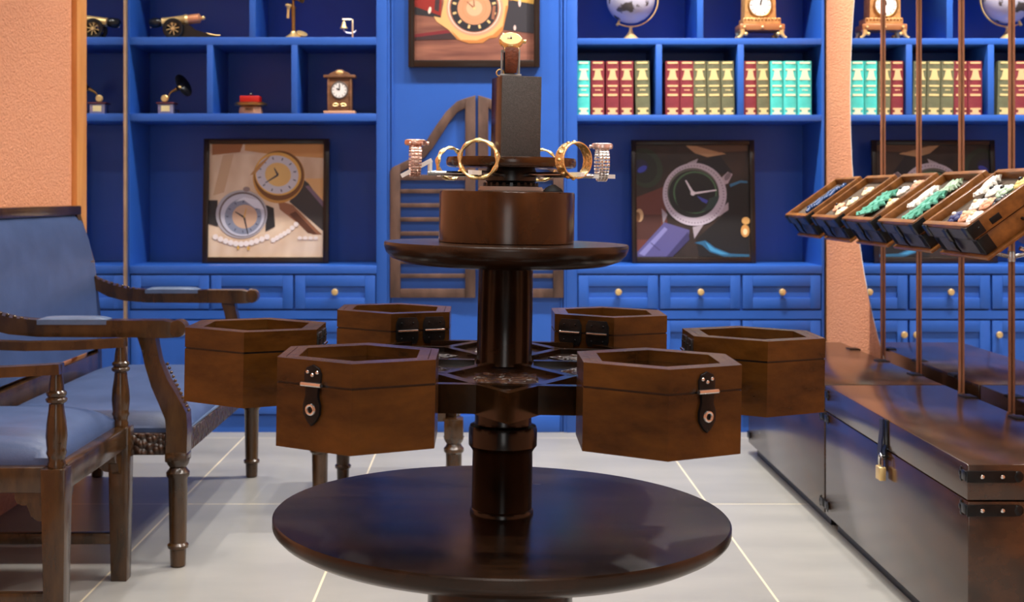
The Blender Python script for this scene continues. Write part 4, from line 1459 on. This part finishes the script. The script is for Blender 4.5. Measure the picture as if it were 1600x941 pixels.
put(scarf(0.13, 0.07), 'folded_scarf', CLO['green'], 3, -0.038, -0.035, 0, 'sea green folded scarf in the second nearest case', 'scarf', SG, 0.15)
put(scarf(0.10, 0.05), 'folded_scarf', CLO['white'], 3, 0.005, 0.070, 0, 'white folded scarf behind the green one in the second nearest case', 'scarf', SG, 0.1)
put(scarf(0.06, 0.05), 'folded_scarf', CLO['pale green'], 3, 0.056, -0.03, 0, 'pale green folded scarf at the upper end of the second nearest case', 'scarf', SG, 0.3)
put(scarf(0.09, 0.035), 'folded_scarf', CLO['white'], 4, 0.055, 0.095, 0, 'white folded scarf at the upper far corner of the nearest case', 'scarf', SG, 0.5)

# ------------------------------------------------------------------ display stand
LEAN = math.radians(1.0)
X0S, YS = 0.021, 2.2
MS = Matrix.Translation((X0S, YS, 0)) @ Matrix.Rotation(LEAN, 4, 'Y')
ST = thing('display_stand', 'tiered dark wooden display stand with round base and star-shaped hub, in the centre', 'display stand', matrix=MS)
MB().lathe([(0.13, 0.0), (0.135, 0.01), (0.128, 0.06), (0.122, 0.40), (0.118, 0.468)], None, 48).build('foot_drum', W_STAND, ST)
MB().lathe([(0.10, 0.468), (0.25, 0.468), (0.325, 0.470), (0.356, 0.476), (0.374, 0.486), (0.382, 0.494), (0.3835, 0.498), (0.3835, 0.510), (0.381, 0.5125), (0.379, 0.5127), (0.0, 0.5127)], None, 96).build('base_disc', W_DISC, ST)
MB().lathe([(0.054, 0.5125), (0.0535, 0.519), (0.051, 0.522), (0.051, 0.618), (0.054, 0.623), (0.058, 0.628), (0.058, 0.655), (0.056, 0.661), (0.049, 0.664), (0.048, 0.668), (0.048, 0.73)], None, 40).build('lower_column', W_STAND, ST)
MB().lathe([(0.048, 0.765), (0.0465, 0.772), (0.0465, 0.925), (0.050, 0.931)], None, 40).build('upper_column', W_STAND, ST)
MB().lathe([(0.06, 0.930), (0.13, 0.930), (0.17, 0.934), (0.193, 0.942), (0.203, 0.952), (0.2065, 0.962), (0.2065, 0.967), (0.205, 0.9695), (0.203, 0.9696), (0.0, 0.9696)], None, 72).build('upper_disc', W_DISC, ST)
MB().lathe([(0.113, 0.9695), (0.1145, 0.971), (0.1145, 1.053), (0.113, 1.056), (0.0, 1.056)], None, 64).build('drum', W_DRUM, ST)

RS = 0.372
star = []
for q in range(12):
    a = -PI / 2 + q * PI / 6
    rr = RS if q % 2 == 0 else RS / math.sqrt(3)
    star.append((rr * math.cos(a), rr * math.sin(a)))
hub = MB()
hub.poly(star, Matrix.Translation((0, 0, 0.727)), 0.036)
# raised rims round each of the six points and the centre
inn = [(p[0] * 0.93, p[1] * 0.93) for p in star]
for q in range(12):
    a, b = Vector(star[q]), Vector(star[(q + 1) % 12])
    a2, b2 = Vector(star[q]) * (0.93 if q % 2 == 0 else 0.90), Vector(star[(q + 1) % 12]) * (0.93 if q % 2 else 0.90)
    hub.poly([a, b, b2, a2], Matrix.Translation((0, 0, 0.7625)), 0.0085)
for q in range(6):
    a = -PI / 2 + (2 * q + 1) * PI / 6
    p = Vector((math.cos(a), math.sin(a))) * RS / math.sqrt(3) * 0.95
    n_ = Vector((-math.sin(a), math.cos(a))) * 0.008
    o_ = Vector((math.cos(a), math.sin(a))) * 0.05
    hub.poly([o_ + n_, o_ - n_, p - n_, p + n_], Matrix.Translation((0, 0, 0.7625)), 0.0085)
hub.build('star_hub', W_STAND, ST)
for q in range(6):
    a = -PI / 2 + q * PI / 3
    # carved ornament lying in each point of the star
    M = Matrix.Rotation(a + PI / 2, 4, 'Z')
    c = MB()
    for t_, w in ((0.13, 0.040), (0.165, 0.052), (0.20, 0.05), (0.24, 0.038), (0.275, 0.026)):
        for s in (-1, 0, 1):
            c.sphere((s * w * 0.75, -t_ - 0.004 * s * s, 0.763), 0.011, (1.2, 0.7, 0.45), 10, 0, M)
    c.poly([(-0.05, -0.12), (0.05, -0.12), (0.045, -0.22), (0.012, -0.30), (-0.012, -0.30), (-0.045, -0.22)], M @ Matrix.Translation((0, 0, 0.7632)), 0.0015)
    c.build('carved_ornament', W_CARVED, ST)
    e = MB()
    e.poly([(-0.104, -0.293), (0.104, -0.293), (0.136, -0.275), (-0.136, -0.275)], M @ Matrix.Translation((0, 0, 0.728)), 0.043)
    e.build('hub_rail', W_STAND, ST)

# hexagonal boxes round the hub
RB, RR, HZ = 0.125, 0.4185, 0.1215


def hexa(rad):
    return [(rad * math.cos(PI / 6 + k * PI / 3 - PI / 2 - PI / 6 + PI / 6), rad * math.sin(PI / 6 + k * PI / 3 - PI / 2 - PI / 6 + PI / 6)) for k in range(6)]


def hexring(m, ro, ri, z0, z1, mi=0):
    A_, B_ = hexa(ro), hexa(ri)
    for k in range(6):
        j = (k + 1) % 6
        m.poly([A_[k], A_[j], B_[j], B_[k]], Matrix.Translation((0, 0, z0)), z1 - z0, mi)


def make_hexbox():
    """outward is local -Y"""
    r = bpy.data.objects.new('hexagonal_box', None)
    r.empty_display_size = 0.05
    COL.objects.link(r)
    ap = RB * math.cos(PI / 6)
    b = MB()
    b.poly(hexa(RB), Matrix.Identity(4), 0.008)
    hexring(b, RB, RB - 0.013, 0.008, 0.0865)
    b.build('body', W_BOX, r)
    MB().poly(hexa(RB - 0.014), Matrix.Translation((0, 0, 0.009)), 0.004).build('lining', LINER, r)
    l = MB()
    hexring(l, RB, RB - 0.013, 0.0895, HZ)
    hexring(l, RB - 0.012, RB - 0.031, 0.106, HZ)
    lid = l.build('lid', W_BOX, r)
    MB().poly(hexa(RB - 0.028), Matrix.Translation((0, 0, 0.103)), 0.003).build('glass_pane', GLASS, lid)
    g = MB()
    hexring(g, RB - 0.002, RB - 0.010, 0.0862, 0.0898)
    g.build('seam', BLACK, r)
    # latch on the outward face
    y = -ap
    q = MB()
    pl = [(-0.013, 0.0), (0.013, 0.0), (0.014, 0.016), (0.010, 0.024), (0.0, 0.028), (-0.010, 0.024), (-0.014, 0.016)]
    q.poly([(p[0], p[1] + 0.088) for p in pl], XZ(y), 0.003, 0, 0.0006)
    q.poly([(-0.011, 0.090), (0.011, 0.090), (0.010, 0.074), (0.014, 0.062), (0.0135, 0.050), (0.007, 0.040), (0.0, 0.034), (-0.007, 0.040), (-0.0135, 0.050), (-0.014, 0.062), (-0.010, 0.074)], XZ(y - 0.0005), 0.0045, 0, 0.0006)
    q.tube([(-0.0165, y - 0.005, 0.0895), (0.0165, y - 0.005, 0.0895)], 0.0034, 10, False, 1)
    q.torus(0.006, 0.0022, Matrix.Translation((0, y - 0.006, 0.056)) @ Matrix.Rotation(PI / 2, 4, 'X'), 18, 1, 8)
    for xx, zz in ((-0.008, 0.106), (0.008, 0.106), (0.0, 0.102), (0.0, 0.038)):
        q.sphere((xx, y - 0.0035, zz), 0.0026, (1, 0.6, 1), 8, 1)
    q.build('latch', [IRON, STEEL], r)
    for s in (-1, 1):
        h = MB()
        rr_ = [(-0.0235, 0.010), (-0.0185, 0.0), (0.0185, 0.0), (0.0235, 0.010), (0.0235, 0.040), (0.0185, 0.050), (-0.0185, 0.050), (-0.0235, 0.040)]
        M = Matrix.Translation((s * 0.0285, ap, 0.0635)) @ Matrix.Rotation(PI, 4, 'Z') @ XZ(0)
        h.poly(rr_, M, 0.0025, 0, 0.0006)
        h.tube([(s * 0.0285 - 0.021, ap + 0.003, 0.0885), (s * 0.0285 + 0.021, ap + 0.003, 0.0885)], 0.0026, 10, False, 1)
        for xx in (-0.012, 0.012):
            for zz in (0.074, 0.103):
                h.sphere((s * 0.029 + xx, ap + 0.0025, zz), 0.002, seg=8)
        h.build('hinge', [IRON, STEEL], r)
    return r


BX = [(-30, 'front left, latch facing forward'), (30, 'front right, latch on its right side'), (-90, 'far left, before the settee'), (90, 'far right, before the dark chest'),
      (-150, 'back left, two black hinges facing the column'), (150, 'back right, two black hinges facing the column')]
proto = None
for ang, lb in BX:
    o = make_hexbox() if proto is None else copy_tree(proto)
    proto = proto or o
    a = math.radians(ang)
    o.matrix_world = MS @ Matrix.Rotation(a, 4, 'Z') @ Matrix.Translation((0, -RR, 0.702))
    tag(o, 'hexagonal wooden box on the display stand, ' + lb, 'box', 'hexagonal boxes round the display stand')

# ------------------------------------------------------------------ turntable with bracelets
ZD = 1.0565
MT = MS @ Matrix.Translation((0.006, 0, ZD))
TT = thing('bracelet_turntable', 'bracelet turntable with charcoal block and chrome rods, on the drum of the stand', 'display turntable', matrix=MT)
MB().lathe([(0.054, 0), (0.055, 0.002), (0.053, 0.008), (0.0, 0.008)], None, 40).build('base_plate', GREYP, TT)
b = MB()
b.lathe([(0.046, 0.008), (0.047, 0.012), (0.040, 0.015), (0.043, 0.018), (0.043, 0.034), (0.040, 0.040)], None, 40)
for q in range(24):
    a = 2 * PI * q / 24
    b.box((0.045 * math.cos(a), 0.045 * math.sin(a), 0.0115), (0.004, 0.005, 0.006), (0, 0, a))
b.build('bearing', BLACK, TT)
MB().lathe([(0.104, 0.040), (0.1085, 0.042), (0.110, 0.046), (0.110, 0.052), (0.1085, 0.0565), (0.0, 0.057)], None, 56).build('turntable_top', W_DRUM, TT)
pr = math.radians(14)
pil = MB()
pil.box((0.006, 0, 0.057 + 0.068), (0.068, 0.068, 0.136), (0, 0, pr), 0.002)
pil = pil.build('block', W_DRUM, TT)
M = Matrix.Translation((0.006, 0, 0.057)) @ Matrix.Rotation(pr, 4, 'Z')
cp = MB()
cp.poly([(-0.034, 0.001), (0.034, 0.001), (0.034, 0.1355), (-0.034, 0.1355)], M @ XZ(-0.0335), 0.004, 0, 0.001)
tag(cp.build('block_facing', CHARCOAL, pil), 'charcoal leather facing')
RODZ = 0.0285
MB().poly([(-0.017, 0), (0.017, 0), (0.013, 0.006), (0.003, 0.012), (-0.003, 0.012), (-0.012, 0.006)], Matrix.Translation((0.068, -0.055, 0.0002)) @ XZ(0), 0.02, 0, 0.001).build('power_plug', BLACK, TT)
RODS = {'front left': -22, 'front right': 38, 'right': 98, 'left': -82, 'back left': -135, 'back right': 158}
for nm, ang in RODS.items():
    a = math.radians(ang)
    u = Vector((math.sin(a), -math.cos(a), 0))
    MB().tube([u * 0.038 + Vector((0, 0, RODZ)), u * 0.142 + Vector((0, 0, RODZ))], 0.0042, 10).build('rod', STEEL, TT)
    e = MB()
    if nm == 'left':
        e.tube([u * 0.135 + Vector((0, 0, RODZ + 0.022)), u * 0.186 + Vector((0, 0, RODZ - 0.006))], 1, 4, flatten=(0.007, 0.007))
        e.tube([u * 0.138 + Vector((0, 0, RODZ)), u * 0.138 + Vector((0, 0, RODZ + 0.021))], 0.004, 8)
    else:
        e.tube([u * 0.140 + Vector((0, 0, RODZ)), u * 0.180 + Vector((0, 0, RODZ))], 1, 4, flatten=(0.007, 0.007))
    e.build('rod_tip', ACRYL, TT)


def rod_frame(nm, rad, dz):
    """frame at the rod end: z axis along the rod (outwards), y axis up"""
    a = math.radians(RODS[nm])
    u = Vector((math.sin(a), -math.cos(a), 0))
    up = Vector((0, 0, 1))
    x = up.cross(u)
    R = Matrix((x, up, u)).transposed().to_4x4()
    return MT @ Matrix.Translation(u * rad + Vector((0, 0, RODZ + dz))) @ R


def bangle(nm, label, R, r, wide, rad, mat, gaps=0.0, band=None, sx=1.0):
    m = MB()
    if band:
        m.band(R - 0.0022, R, band, None, 48, 0, 1.0, 0.94)
        for q in range(16):
            a = 2 * PI * q / 16
            m.sphere((R * math.cos(a), R * 0.94 * math.sin(a), 0), 0.0035, (0.8, 0.8, 1.2), 8)
    else:
        m.torus(R, r, Matrix.Diagonal((sx, 0.93, 1, 1)), 48, 0, 8, wide, lambda a: 1 + 0.25 * math.sin(a * 9))
    o = m.build('gold_bangle', mat)
    dz = (R * 0.93 - (0.0022 if band else r * 1.2)) - 0.0045
    o.matrix_world = rod_frame(nm, rad, dz)
    return tag(o, label, 'bangle', 'gold bangles on the turntable rods')


bangle('front left', 'twisted gold bangle on the turntable, front left beside the charcoal block', 0.0325, 0.0035, 1.4, 0.146, GOLD)
bangle('front right', 'broad engraved gold bangle on the turntable, right of the charcoal block', 0.0315, 0.003, 1, 0.158, GOLD, band=0.020)
bangle('back left', 'slim gold bangle on the turntable, behind the twisted one', 0.030, 0.0032, 1.6, 0.150, GOLD)
bangle('back right', 'plain thin gold bangle on the turntable, half hidden behind the charcoal block', 0.030, 0.0026, 1.3, 0.150, GOLD)


def wristwatch(label, M, metal, strap, dial_m, w_band, loop=(0.029, 0.031), link=True, case_r=0.019, name='wristwatch', group='wristwatches on the turntable'):
    """local frame: z along the wrist axis, y up; the case sits on top of the strap loop"""
    r = thing(name, label, 'watch', matrix=M, group=group)
    a, b = loop
    s = MB()
    n = 30
    if link:
        for q in range(n):
            t_ = 2 * PI * (q + 0.5) / n
            if 0.35 * PI < t_ < 0.65 * PI:
                continue
            ln = 2 * PI * a / n * 0.90
            wv = w_band * (1.0 - 0.12 * (1 - math.sin(t_)) / 2)
            ang = math.atan2(b * math.cos(t_), -a * math.sin(t_))
            for z0, z1 in ((-0.5, -0.2), (-0.18, 0.18), (0.2, 0.5)):
                s.box((a * math.cos(t_), b * math.sin(t_), wv * (z0 + z1) / 2), (ln, 0.003, wv * (z1 - z0)), (0, 0, ang), 0.0006)
    else:
        s.band(a - 0.0014, a + 0.0014, w_band, None, 40, 0, 1, b / a)
    s.build('strap', strap, r)
    Mc = Matrix.Translation((0, b, 0)) @ Matrix.Rotation(-PI / 2, 4, 'X')
    c = MB()
    R = case_r
    c.lathe([(R * 0.85, -0.004), (R * 0.98, -0.002), (R, 0.002), (R * 0.95, 0.005), (R * 0.82, 0.0062), (R * 0.80, 0.005), (0, 0.0048)], Mc, 32)
    for sx_ in (-1, 1):
        for sz in (-1, 1):
            c.box(Mc @ Vector((sx_ * R * 0.92, sz * R * 0.55, -0.001)), (0.008, 0.005, 0.004), None, 0.001)
    c.lathe([(0.0025, 0), (0.003, 0.001), (0.003, 0.004), (0, 0.0045)], Mc @ axis_to((0, R, 0), (0, 1, 0)), 12)
    c = c.build('case', metal, r)
    MB().lathe([(R * 0.79, 0.0048), (R * 0.79, 0.0054), (0, 0.0055)], Mc, 28).build('dial', dial_m, c)
    hd = MB()
    hd.box(Mc @ Vector((0, R * 0.25, 0.0060)), (0.0012, 0.0006, R * 0.5))
    hd.box(Mc @ Vector((R * 0.18, 0, 0.0060)), (R * 0.36, 0.0006, 0.0014))
    for q in range(12):
        t_ = q * PI / 6
        hd.box(Mc @ Vector((R * 0.66 * math.cos(t_), R * 0.66 * math.sin(t_), 0.0056)), (0.0012, 0.0006, 0.0012))
    hd.build('hands', BLACK, c)
    return r


wristwatch('rose gold bracelet watch on the left rod of the turntable', rod_frame('left', 0.163, 0.0215), ROSE, ROSE, flat('rose_dial', (0.85, 0.62, 0.52), 0.3), 0.019, (0.023, 0.028), True, 0.0185)
wristwatch('silver and rose bracelet watch on the right rod of the turntable', rod_frame('right', 0.157, 0.0215), flat('pink_silver', (0.85, 0.66, 0.60), 0.25, 0.7), SILVER, flat('pale_dial', (0.85, 0.78, 0.75), 0.3), 0.018, (0.023, 0.029), True, 0.0185)

# watch with brown strap on an acrylic holder on top of the block
ZP = ZD + 0.057 + 0.136
MH = MS @ Matrix.Translation((0.0015, -0.004, ZP + 0.0005)) @ Matrix.Rotation(math.radians(4), 4, 'Z')
H = thing('watch_holder', 'clear grey watch holder standing on top of the charcoal block', 'watch holder', matrix=MH)
m = MB()
m.span(-0.018, 0.018, -0.015, 0.015, 0, 0.004, 0.001)
m.span(0.0125, 0.0155, -0.012, 0.012, 0.004, 0.046, 0.0008)
m.span(-0.0155, -0.0125, 0.004, 0.012, 0.004, 0.046, 0.0008)
m.build('frame', flat('smoky_acrylic', (0.34, 0.35, 0.34), 0.2), H)
m = MB()
m.span(-0.0155, 0.0155, 0.002, 0.010, 0.042, 0.046, 0.0008)
m.build('cross_piece', flat('smoky_acrylic', (0.34, 0.35, 0.34), 0.2), H)
W = thing('wristwatch', 'gold wristwatch with brown leather strap on top of the charcoal block', 'watch', matrix=MH, group=None)
Mc = Matrix.Translation((0.0, -0.004, 0.060)) @ Matrix.Rotation(math.radians(40), 4, 'X')
R = 0.0205
c = MB()
c.lathe([(R * 0.80, -0.0045), (R * 0.98, -0.003), (R * 1.02, 0.001), (R * 0.98, 0.004), (R * 0.88, 0.0062), (R * 0.84, 0.0055), (0, 0.0045)], Mc, 36)
for s in (-1, 1):
    for t_ in (-1, 1):
        c.box(Mc @ Vector((s * 0.0105, t_ * R * 1.0, -0.002)), (0.004, 0.009, 0.005), (math.radians(32), 0, 0), 0.001)
c.lathe([(0.003, 0), (0.0036, 0.001), (0.0036, 0.005), (0, 0.0055)], Mc @ axis_to((R, 0, 0), (1, 0, 0)), 14)
c = c.build('case', GOLD, W)
MB().lathe([(R * 0.83, 0.0046), (R * 0.83, 0.0056), (0, 0.0058)], Mc, 30).build('dial', flat('champagne_dial', (0.85, 0.62, 0.25), 0.3, 0.3), c)
hd = MB()
hd.box(Mc @ Vector((0, 0.005, 0.0064)), (0.0012, 0.010, 0.0006), (math.radians(32), 0, 0))
hd.box(Mc @ Vector((-0.0035, 0, 0.0064)), (0.008, 0.0014, 0.0006), (math.radians(32), 0, 0))
hd.sphere(Mc @ Vector((0, 0, 0.0064)), 0.0018, seg=8)
hd.build('hands', BLACK, c)
sp = MB()
sp.tube([(0, -0.0225, 0.047), (0, -0.0245, 0.040), (0, -0.0235, 0.028), (0, -0.0205, 0.016), (0, -0.0165, 0.0055)], [1, 1, 0.96, 0.9, 0.82], 4, flatten=(0.0032, 0.0225))
sp.build('front_strap', TAN, W)
sp = MB()
sp.tube([(0, 0.0145, 0.066), (0, 0.020, 0.058), (0, 0.0215, 0.040), (0, 0.021, 0.020), (0, 0.020, 0.004)], [1, 1, 1, 0.95, 0.9], 4, flatten=(0.0205, 0.003))
tag(sp.build('rear_strap', BLACK, W), 'dark lining side of the strap')
bq = MB()
bq.torus(0.006, 0.0014, Matrix.Translation((-0.0155, 0.017, 0.008)) @ Matrix.Rotation(PI / 2, 4, 'X'), 16, 0, 8)
bq.build('buckle', GOLD, W)

bpy.context.view_layer.update()
